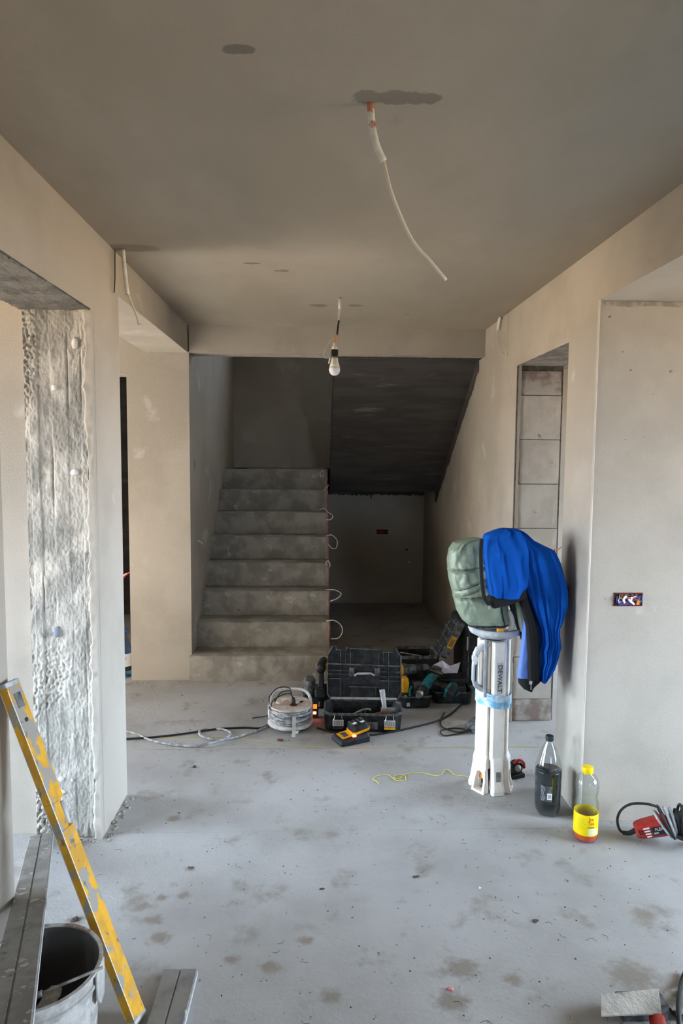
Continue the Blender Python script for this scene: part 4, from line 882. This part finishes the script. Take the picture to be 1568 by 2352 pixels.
so_ = sh.build('sheet', 'paper', None); m_ = so_.modifiers.new('thick', 'SOLIDIFY'); m_.thickness = .001; off(so_, pp)
B().rings([octo(.04, .225, .11, .26, .01, .012), octo(.04, .225, .11, .26, .01, .118)]).build('inner_box', 'black_plastic', r2, bevel=.004)
# back case with its open lid
r3 = thing('tool_case', 'deep open black case in the shade with its lid leaning right', 'tool case', (.545, 4.34, 0), .0)
tray(r3, 0, .27, 0, .24, .205, .02, .008, .004)
for k in range(7):
    x = .03+.03*k; B().tube([(x, .05+.02*(k % 3), .10+.02*(k % 2)), (x+.05, .14, .15+.01*k % .03)], .006, 6, 0).build('loose_tool', 'dirty_steel' if k % 2 else 'dusty_black', r3)
B().tube([(.02, .10, .20), (.12, .09, .185), (.20, .08, .17)], .006, 6).build('loose_tool', 'dirty_steel', r3)
lm = Matrix.Translation((.275, .12, .20)) @ Matrix.Rotation(math.radians(26), 4, 'Y')
l3 = B().rings([octo(-.005, .045, -.12, .12, .01, 0), octo(-.005, .05, -.12, .12, .01, .27), octo(.0, .04, -.10, .10, .01, .29)]).xf(lm).build('lid', 'black_plastic', r3, bevel=.004)
for z in (.05, .11, .17, .23): B().box(-.009, -.004, -.11, .11, z, z+.006).xf(lm).build('lid_rib', 'dusty_black', l3)
for y in (-.121, -.06, .05): B().box(-.010, .046, y-.003, y+.003, .01, .26).xf(lm).build('lid_rib', 'dusty_black', l3)
stk = B().box(.004, .040, -.1265, -.1235, .075, .155).xf(lm).build('sticker', 'yellow', l3)
for k in range(3): B().box(.010+.009*k, .015+.009*k, -.1275, -.1262, .085, .145-.012*(k % 2)).xf(lm).build('sticker_print', 'print_black', stk)
r4 = thing('tool_case', 'tall closed black case standing against the wall behind the work light', 'tool case', (.972, 4.36, 0), -.0)
B().rings([octo(0, .12, 0, .30, .015, 0), octo(-.004, .124, -.004, .304, .015, .02), octo(-.004, .124, -.004, .304, .015, .42), octo(.004, .116, .004, .296, .015, .435)]).build('shell', 'black_plastic', r4, bevel=.004)
for x in (.03, .10): B().box(x, x+.006, -.009, -.003, .03, .41).build('seam', 'dusty_black', r4)
B().box(.02, .028, -.014, -.006, .24, .33).build('catch', 'dusty_grey', r4, bevel=.002); B().box(.100, .108, -.014, -.006, .30, .32).build('catch', 'yellow', r4)
cb = tag(B().box(-.04, .04, -.03, .03, 0, .17).xf(Matrix.Translation((.545, 4.27, 0)) @ Matrix.Rotation(.1, 4, 'Z')).build('cardboard_box', 'cardboard', bevel=.002), 'plain brown cardboard box behind the upright lid', 'box')
# power adapter and its thin leads
ad = thing('power_adapter', 'black power adapter brick lying left of the work light foot', 'adapter', (.895, 3.64, 0), .9)
B().rings([octo(-.07, .07, -.04, .04, .01, 0), octo(-.072, .072, -.042, .042, .01, .03), octo(-.06, .06, -.03, .03, .01, .055)]).build('brick', 'dusty_black', ad, bevel=.005)
B().tube([(-.07, 0, .02), (-.10, .01, .012), (-.16, .06, .006), (-.20, .10, .005), (-.15, .14, .005), (-.08, .10, .006), (-.06, .03, .01)], .0035, 6).build('lead', 'rubber', ad, smooth=True)
B().tube([(-.07, .01, .02), (-.12, .05, .008), (-.10, .16, .005), (0, .22, .005), (.1, .25, .005)], .0035, 6).build('lead', 'rubber', ad, smooth=True)
fl = lambda x, y, z=.005: at(x, y, Z=z)
tag(B().tube([fl(x, y) for x, y in ((728, 1672), (760, 1680), (800, 1686), (845, 1689), (900, 1681), (950, 1670), (1000, 1657), (1035, 1640), (1060, 1618))]+[(.93, 3.985, .02), (.945, 4.004, .085), (.95, 4.06, .085)], .0055, 8).build('black_flex', 'rubber', smooth=True), 'long black power cord running along the open tool cases', 'cord')
# ------------------------------------------------------------------ cable reel
rl = thing('cable_reel', 'white metal cable reel lying flat, wound with grey cable', 'cable reel', (-.135, 3.705, 0))
sharp(B().lathe([(.05, .018), (.122, .018), (.127, .024), (.127, .030), (.122, .034), (.05, .034)], 44).build('bottom_flange', 'white_metal', rl, smooth=True), 40)
sharp(B().lathe([(.001, .122), (.110, .122), (.116, .117), (.118, .121), (.116, .128), (.108, .127), (.001, .127)], 44).build('top_flange', 'flange', rl, smooth=True), 40)
B().lathe([(.07, .034), (.07, .122)], 24).build('drum', 'dusty_black', rl)
rnd = random.Random(3)
pts = []
turns = 15
for i in range(turns*14+1):
    a = 2*math.pi*i/14; tt_ = i/(turns*14)
    z = .042+.072*abs(((tt_*3.0) % 2)-1)+.004*math.sin(a*.37); r = .093+.012*tt_+.006*math.sin(a*.9+tt_*9)
    pts.append((r*math.cos(a), r*math.sin(a), z+.008*math.sin(a+tt_*14)))
B().tube(pts, .0062, 7, 1).build('cable_coil', 'grey_cable', rl, smooth=True)
for k in range(5):
    r = .106+.004*(k % 2); z = .045+.015*k; tl_ = .010*math.sin(k*2.4)
    B().tube([(r*math.cos(2*math.pi*i/24), r*math.sin(2*math.pi*i/24), z+tl_*math.sin(2*math.pi*i/24+k*1.3)) for i in range(25)], .0060, 7, 1, False).build('cable_turn', 'grey_cable', rl, smooth=True)
# stand: strip leg in front and tube handle behind
B().bar([(.024, -.136, .10), (.024, -.140, .03), (.022, -.160, 0.004)], .020, .006, (0, 1, .2)).build('stand_leg', 'white_metal', rl)
B().bar([(.034, -.135, .012), (.042, -.12, .02)], .018, .004, (0, 0, 1)).build('stand_brace', 'white_metal', rl)
B().tube([(-.118, .02, .03), (-.120, .06, .11), (-.105, .11, .150), (-.06, .135, .160), (.04, .140, .160), (.085, .125, .150), (.108, .09, .125), (.115, .06, .06), (.115, .05, .015)], .0085, 10).build('tube_handle', 'white_metal', rl, smooth=True)
for x, y, op in ((-.055, .018, False), (.050, .012, False), (.072, -.002, False), (-.012, -.032, True)):
    if op: 
        so2 = B().lathe([(.024, .127), (.024, .128), (.021, .1285)], 22, (x+.03, y+.01, 0)).build('open_socket', 'wire_brown', rl)
        B().lathe([(.022, -.002), (.024, 0), (.024, .004), (.019, .006)], 22).xf(Matrix.Translation((x-.01, y-.006, .150)) @ Matrix.Rotation(-.95, 4, 'X')).build('socket_cap', 'socket_cap', rl)
    else: B().lathe([(.027, .127), (.027, .132), (.023, .135)], 22, (x, y, 0)).build('socket_cap', 'socket_cap', rl)
B().blob((-.01, .06, .127), (.06, .035, .008), 2, 2).build('hub_plate', 'flange', rl, smooth=True)
B().lathe([(.007, .127), (.007, .140), (.004, .142)], 10, (-.02, -.085, 0)).build('crank_knob', 'dusty_grey', rl)
pg = thing('power_plug', 'black plug and lead pushed into the reel socket', 'plug', (-.135+.018, 3.705-.022, .1285))
B().tube([(0, 0, 0), (-.001, .004, .02), (-.004, .012, .036)], lambda t: .013-.004*t, 10, 3).build('plug', 'rubber', pg, smooth=True)
B().tube([(-.004, .012, .034), (-.022, .02, .055), (-.07, .01, .050), (-.115, -.03, .03), (-.125, -.02, -.02), (-.118, .02, -.04), (-.108, .045, .0), (-.075, .06, .045), (-.03, .05, .06), (-.012, .03, .05)], .0034, 6).build('lead', 'rubber', pg, smooth=True)
B().tube([(-.012, .03, .05), (-.03, .06, .075), (-.09, .07, .07), (-.135, .05, .03), (-.14, .06, -.05), (-.15, .10, -.10), (-.22, .13, -.122), (-.24, .12, -.123)], .0034, 6).build('lead', 'rubber', pg, smooth=True)
ps = thing('power_strip', 'small black power strip with glowing orange switch beside the reel', 'power strip', (.002, 3.825, 0), 0)
B().box(-.018, .018, -.02, .02, 0, .105).build('body', 'black_plastic', ps, bevel=.005)
B().box(-.012, .010, -.024, -.019, .058, .085).build('orange_switch', 'led_orange', ps, bevel=.002); B().box(-.012, .006, -.024, -.019, .026, .042).build('pilot_light', 'led_red', ps, bevel=.002)
# grey cable lying across the floor
P = [(612, 1668), (590, 1678), (560, 1688), (525, 1697), (495, 1699), (468, 1693), (457, 1684), (463, 1677), (485, 1674), (510, 1675), (527, 1681), (528, 1691), (512, 1703), (480, 1712), (440, 1714), (400, 1711), (360, 1704), (335, 1696), (315, 1686), (290, 1679), (262, 1672)]
pts = [fl(*p, .006) for p in P]
for i in (11, 12, 13): pts[i].z = .016
tag(B().tube([(-.245, 3.74, .03)]+pts, .0062, 8, 5).build('grey_cable', 'grey_cable', smooth=True), 'grey cable with a loop running from the reel across the floor', 'cable')
tag(B().tube([(-.25, 3.72, .012)]+[fl(*p, .0055) for p in ((600, 1672), (560, 1671), (500, 1674), (450, 1681), (400, 1688), (340, 1694), (290, 1697), (262, 1699))], .0052, 8, 5).build('black_cable', 'rubber', smooth=True), 'dark cable lying straight across the floor behind the loop', 'cable')
tag(B().tube([fl(x, y, .0015) for x, y in ((300, 1688), (380, 1694), (470, 1694), (540, 1695), (600, 1705), (680, 1713), (760, 1718), (840, 1719), (1000, 1718), (1090, 1717), (1235, 1716))], .0012, 5, 5).build('mason_line', 'yellow_string', smooth=True), 'thin yellow mason line stretched over the floor joint', 'string')
tag(B().tube([fl(x, y, .002) for x, y in ((871, 1801), (862, 1793), (855, 1790), (858, 1786), (870, 1781), (892, 1780), (903, 1788), (912, 1793), (925, 1793), (932, 1791), (929, 1780), (926, 1780), (915, 1789), (904, 1785), (912, 1780), (928, 1779), (955, 1774), (980, 1777), (1003, 1782), (1015, 1777), (1022, 1768), (1033, 1770), (1043, 1779), (1062, 1782), (1080, 1784))], .0018, 5, 5).build('yellow_string', 'yellow_string', smooth=True), 'curly scrap of yellow string lying left of the work light foot', 'string')
# small red and black thing beside the work light foot
cl_ = thing('metal_clamp', 'small red and black clamp lying behind the work light foot', 'clamp', (.945, 3.07, 0), .3)
B().lathe([(.012, -.012), (.032, -.010), (.034, 0), (.032, .010), (.012, .012)], 18).xf(Matrix.Translation((0, 0, .05)) @ Matrix.Rotation(1.2, 4, 'X')).build('wheel', 'rubber', cl_, smooth=True)
B().tube([(-.02, -.01, .075), (.01, -.015, .088), (.035, -.01, .07), (.045, 0, .04)], .007, 8).build('red_arm', 'red_plastic', cl_, smooth=True)
B().lathe([(.014, 0), (.016, .006), (.010, .012)], 14).xf(Matrix.Translation((-.005, -.022, .055)) @ Matrix.Rotation(1.4, 4, 'X')).build('steel_cap', 'dirty_steel', cl_, smooth=True)
B().box(-.03, .04, -.02, .025, 0, .02).build('foot', 'rubber', cl_, bevel=.004)

# ------------------------------------------------------------------ angle grinder on the right
gm = thing('angle_grinder', 'red angle grinder with its cord wound around it by the right wall', 'angle grinder', (1.33, 2.53, 0))
g0 = Vector((1.262, 2.535, .040)); g1 = Vector((1.405, 2.495, .092)); gx = (g1-g0).normalized(); gv = gx.cross(Vector((0, 0, 1))).normalized(); gu = gv.cross(gx)
if gu.z < 0: gu = -gu; gv = -gv
GM = Matrix(((gx[0], gv[0], gu[0], g0[0]), (gx[1], gv[1], gu[1], g0[1]), (gx[2], gv[2], gu[2], g0[2]), (0, 0, 0, 1)))
gsec = lambda x, w, h: [(x, w*c_, h*s_) for c_, s_ in ((1, .55), (.55, 1), (-.55, 1), (-1, .55), (-1, -.55), (-.55, -1), (.55, -1), (1, -.55))]
hs = off(B().rings([gsec(0, .020, .022), gsec(.010, .027, .029), gsec(.035, .031, .033), (gsec(.085, .034, .036)), gsec(.125, .034, .036)]).xf(GM).build('housing', 'red_plastic', bevel=.003), gm)
side = -1 if gv.y > 0 else 1
yv = side*.0335
for k in range(4):
    o_ = B().box(.030+.002*k, .054, yv-.002, yv+.002, .014-.011*k, .018-.011*k).xf(GM).build('vent', 'print_white', None); off(o_, gm)
for k in range(6):
    off(B().box(.012+.009*(k % 3), .017+.009*(k % 3), side*.029-.003, side*.029+.003, .004-.010*(k//3), .009-.010*(k//3)).xf(GM).build('vent', 'rubber'), gm)
off(B().box(.060, .108, side*.0345-.0012, side*.0345+.0012, -.016, .016).xf(GM).build('name_plate', 'rubber'), gm)
off(text('lettering', 'FLEX', .015, 'print_white', None, GM @ Vector((.088, side*.0362, .006)), gx, gu), gm)
off(B().box(.064, .082, side*.0362-.0006, side*.0362+.0006, -.010, -.004).xf(GM).build('plate_print', 'print_grey'), gm)
off(B().tube([g0+gx*.004, g0-gx*.02-Vector((0, 0, .008)), Vector((1.222, 2.552, .020))], lambda t: .010-.002*t, 10, 4).build('strain_relief', 'rubber', smooth=True), gm)
off(B().tube([(1.222, 2.552, .020), (1.212, 2.565, .032), (1.214, 2.585, .060), (1.240, 2.605, .088), (1.285, 2.615, .105), (1.34, 2.60, .112), (1.37, 2.56, .118)], .0052, 8).build('cord', 'rubber', smooth=True), gm)
for k in range(9):
    a_ = .55+.03*k; rr = .052+.010*math.sin(k*1.3); c_ = GM @ Vector((.108+.013*k, 0, .004+.005*(k % 2)))
    e1 = (gu*math.cos(.25*k-.6)+gx*math.sin(.25*k-.6)*.5).normalized(); e2 = gv
    off(B().tube([c_+e1*(rr*math.cos(2*math.pi*i/22))*1.05+e2*(rr*.85*math.sin(2*math.pi*i/22)) for i in range(23)], .0052, 7, 1, False).build('cord_turn', 'dusty_grey' if k in (0, 2, 3) else 'rubber', smooth=True), gm)
off(B().rings([gsec(.125, .03, .03), gsec(.19, .034, .034), gsec(.23, .036, .03)]).xf(GM).build('gear_head', 'dusty_black', bevel=.004), gm)
off(B().tube([GM @ Vector((.14, side*.04, -.03)), GM @ Vector((.18, side*.05, -.055)), Vector((1.47, 2.49, .012)), Vector((1.50, 2.47, .012))], .009, 8).build('cord_plug', 'rubber', smooth=True), gm)
off(B().tube([(1.465, 2.49, .014), (1.52, 2.46, .014)], .014, 10, 0).build('plug_end', 'red_plastic', smooth=True), gm)
# ------------------------------------------------------------------ power saw, bottom right corner
ps2 = thing('power_saw', 'mortar-crusted power saw with red body in the dark right corner', 'power saw', (.88, 1.72, 0))
q = [at(1378, 2283, Z=.05), at(1512, 2270, Z=.05), at(1519, 2327, Z=.05), at(1380, 2332, Z=.05)]
off(B().rings([[p+Vector((0, 0, d)) for p in q] for d in (-.005, 0)]).build('base_plate', 'rough_concrete', bevel=.001), ps2)
B().box(-.055, .07, -.045, .01, .0, .045).build('under_block', 'dusty_black', ps2, bevel=.004)
off(B().tube([at(1508, 2338, Z=.03), at(1512, 2365, Z=.03), at(1515, 2400, Z=.03)], .020, 10).build('red_body', 'red_plastic', smooth=True), ps2)
bl_ = B(); cen = at(1560, 2302, Z=.03); R1, R2 = [], []
for i in range(48):
    r = .045 if i % 2 else .040; a = 2*math.pi*i/48
    R1.append((cen.x+r*math.cos(a), cen.y+r*math.sin(a)*1.0, .030)); R2.append((cen.x+r*math.cos(a), cen.y+r*math.sin(a), .033))
off(bl_.rings([R1, R2]).build('toothed_blade', 'dirty_steel'), ps2)
off(B().box(cen.x-.02, cen.x+.05, cen.y-.03, cen.y+.03, 0, .029).build('guard', 'dusty_black', bevel=.004), ps2)
tag(B().tube([at(1575, 2230, Z=.012), at(1564, 2262, Z=.012), at(1558, 2310, Z=.06), at(1560, 2360, Z=.06), at(1570, 2400, Z=.012)], .007, 8).build('black_hose', 'rubber', smooth=True), 'black hose curving along the right picture edge', 'hose')

# ------------------------------------------------------------------ dirt on the floor
rnd = random.Random(11)
db = B()
def crumb(x, y, r, k):
    db.blob((x, y, r*.3), (r, r*rnd.uniform(.5, 1), r*.5), k, 0) if False else None
    q = bmesh.ops.create_cube(db.bm, size=1, matrix=Matrix.Translation((x, y, r*.35)) @ Matrix.Rotation(rnd.uniform(0, 3), 4, 'Z') @ Matrix.Rotation(rnd.uniform(-.5, .5), 4, 'X') @ Matrix.Diagonal((r*1.6, r*rnd.uniform(.5, 1.4), r*.7, 1)))
for k in range(520):
    crumb(rnd.uniform(-1.0, 1.3), 1.65+2.8*rnd.random()**1.2, rnd.choice((.0012, .0016, .002, .0028)), k)
tag(db.build('floor_crumbs', 'crumbs'), 'fine dark crumbs of dirt scattered over the screed floor', 'dirt', kind='stuff')
db = B()
for k in range(140): crumb(XL+.01+.03*rnd.random() if k % 2 else rnd.uniform(-1.0, XL), (rnd.uniform(YP1-.03, YP1+.3) if k % 2 else YP1-.012-.03*rnd.random()), rnd.choice((.002, .003, .005, .007)), k)
for k in range(110): crumb(rnd.uniform(-1.2, .08), YS-.008-.03*rnd.random()**2 if rnd.random() < .7 else YS-.02-.06*rnd.random(), rnd.choice((.002, .003, .005)), k)
for k in range(60): crumb(rnd.uniform(XR+.0, 1.5), YR-.006-.02*rnd.random(), rnd.choice((.0015, .002, .003)), k)
tag(db.build('wall_rubble', 'rubble'), 'fine grey rubble lying along the foot of the walls', 'rubble', kind='stuff')
db = B()
for k in range(70):
    x, y = rnd.uniform(-.9, 1.2), 1.66+2.0*rnd.random()**1.4; a = rnd.uniform(0, 6.3); l_ = rnd.uniform(.006, .02)
    db.tube([(x, y, .001), (x+l_*math.cos(a), y+l_*math.sin(a), .0022), (x+1.8*l_*math.cos(a+.6), y+1.8*l_*math.sin(a+.6), .001)], .0005, 4, 3)
tag(db.build('floor_fibres', 'crumbs'), 'short dark fibres scattered over the screed floor', 'dirt', kind='stuff')
def clod(px, py, r, mat, label, k):
    p = at(px, py, Z=0); b = B()
    for i in range(4): b.blob((p.x+rnd.uniform(-r, r)*.8, p.y+rnd.uniform(-r, r)*.5, r*.2), (r*.7, r*.5, r*.35), k*5+i, 2)
    tag(b.build('dirt_clod', mat, smooth=True), label, 'clod')
clod(447, 1762, .011, 'crumbs', 'dark clod on the floor below the grey cable loop', 1)
clod(645, 1701, .016, 'wire_brown', 'flat brown scrap beside the reel leg', 2)
clod(740, 2043, .008, 'crumbs', 'brown clod in the middle of the near floor', 3)
clod(955, 2015, .009, 'crumbs', 'brown clod on the near floor below the bottles', 4)
clod(1031, 2272, .009, 'pink_crumb', 'pink crumb on the dark floor near the bottom', 5)
clod(1101, 2040, .006, 'white_chip', 'small white chip on the floor below the bottles', 6)
clod(1230, 2117, .009, 'crumbs', 'dark clod on the near floor at the right', 7)
clod(172, 2114, .013, 'crumbs', 'dark clod on the floor behind the bucket', 8)
clod(437, 1995, .009, 'crumbs', 'dark clod on the floor right of the yellow level', 9)
clod(603, 1611, .007, 'crumbs', 'dark clod on the floor between reel and first step', 10)
clod(418, 1597, .006, 'crumbs', 'small dark clod on the floor before the first step', 11)

wb_ = thing('wire_bunch', 'frayed bunch of thin wires poking out of the block doorway jamb', 'wires', (1.34, YD2, .98))
for k in range(5): B().tube([(0, 0, 0), (-.012+.006*k, -.025, .012), (-.02+.012*k, -.045-.004*k, -.02+.016*k)], .0014, 5, 4).build('wire', ('wire_brown', 'wire_orange', 'white_wire', 'wire_brown', 'wire_red')[k], wb_, smooth=True)
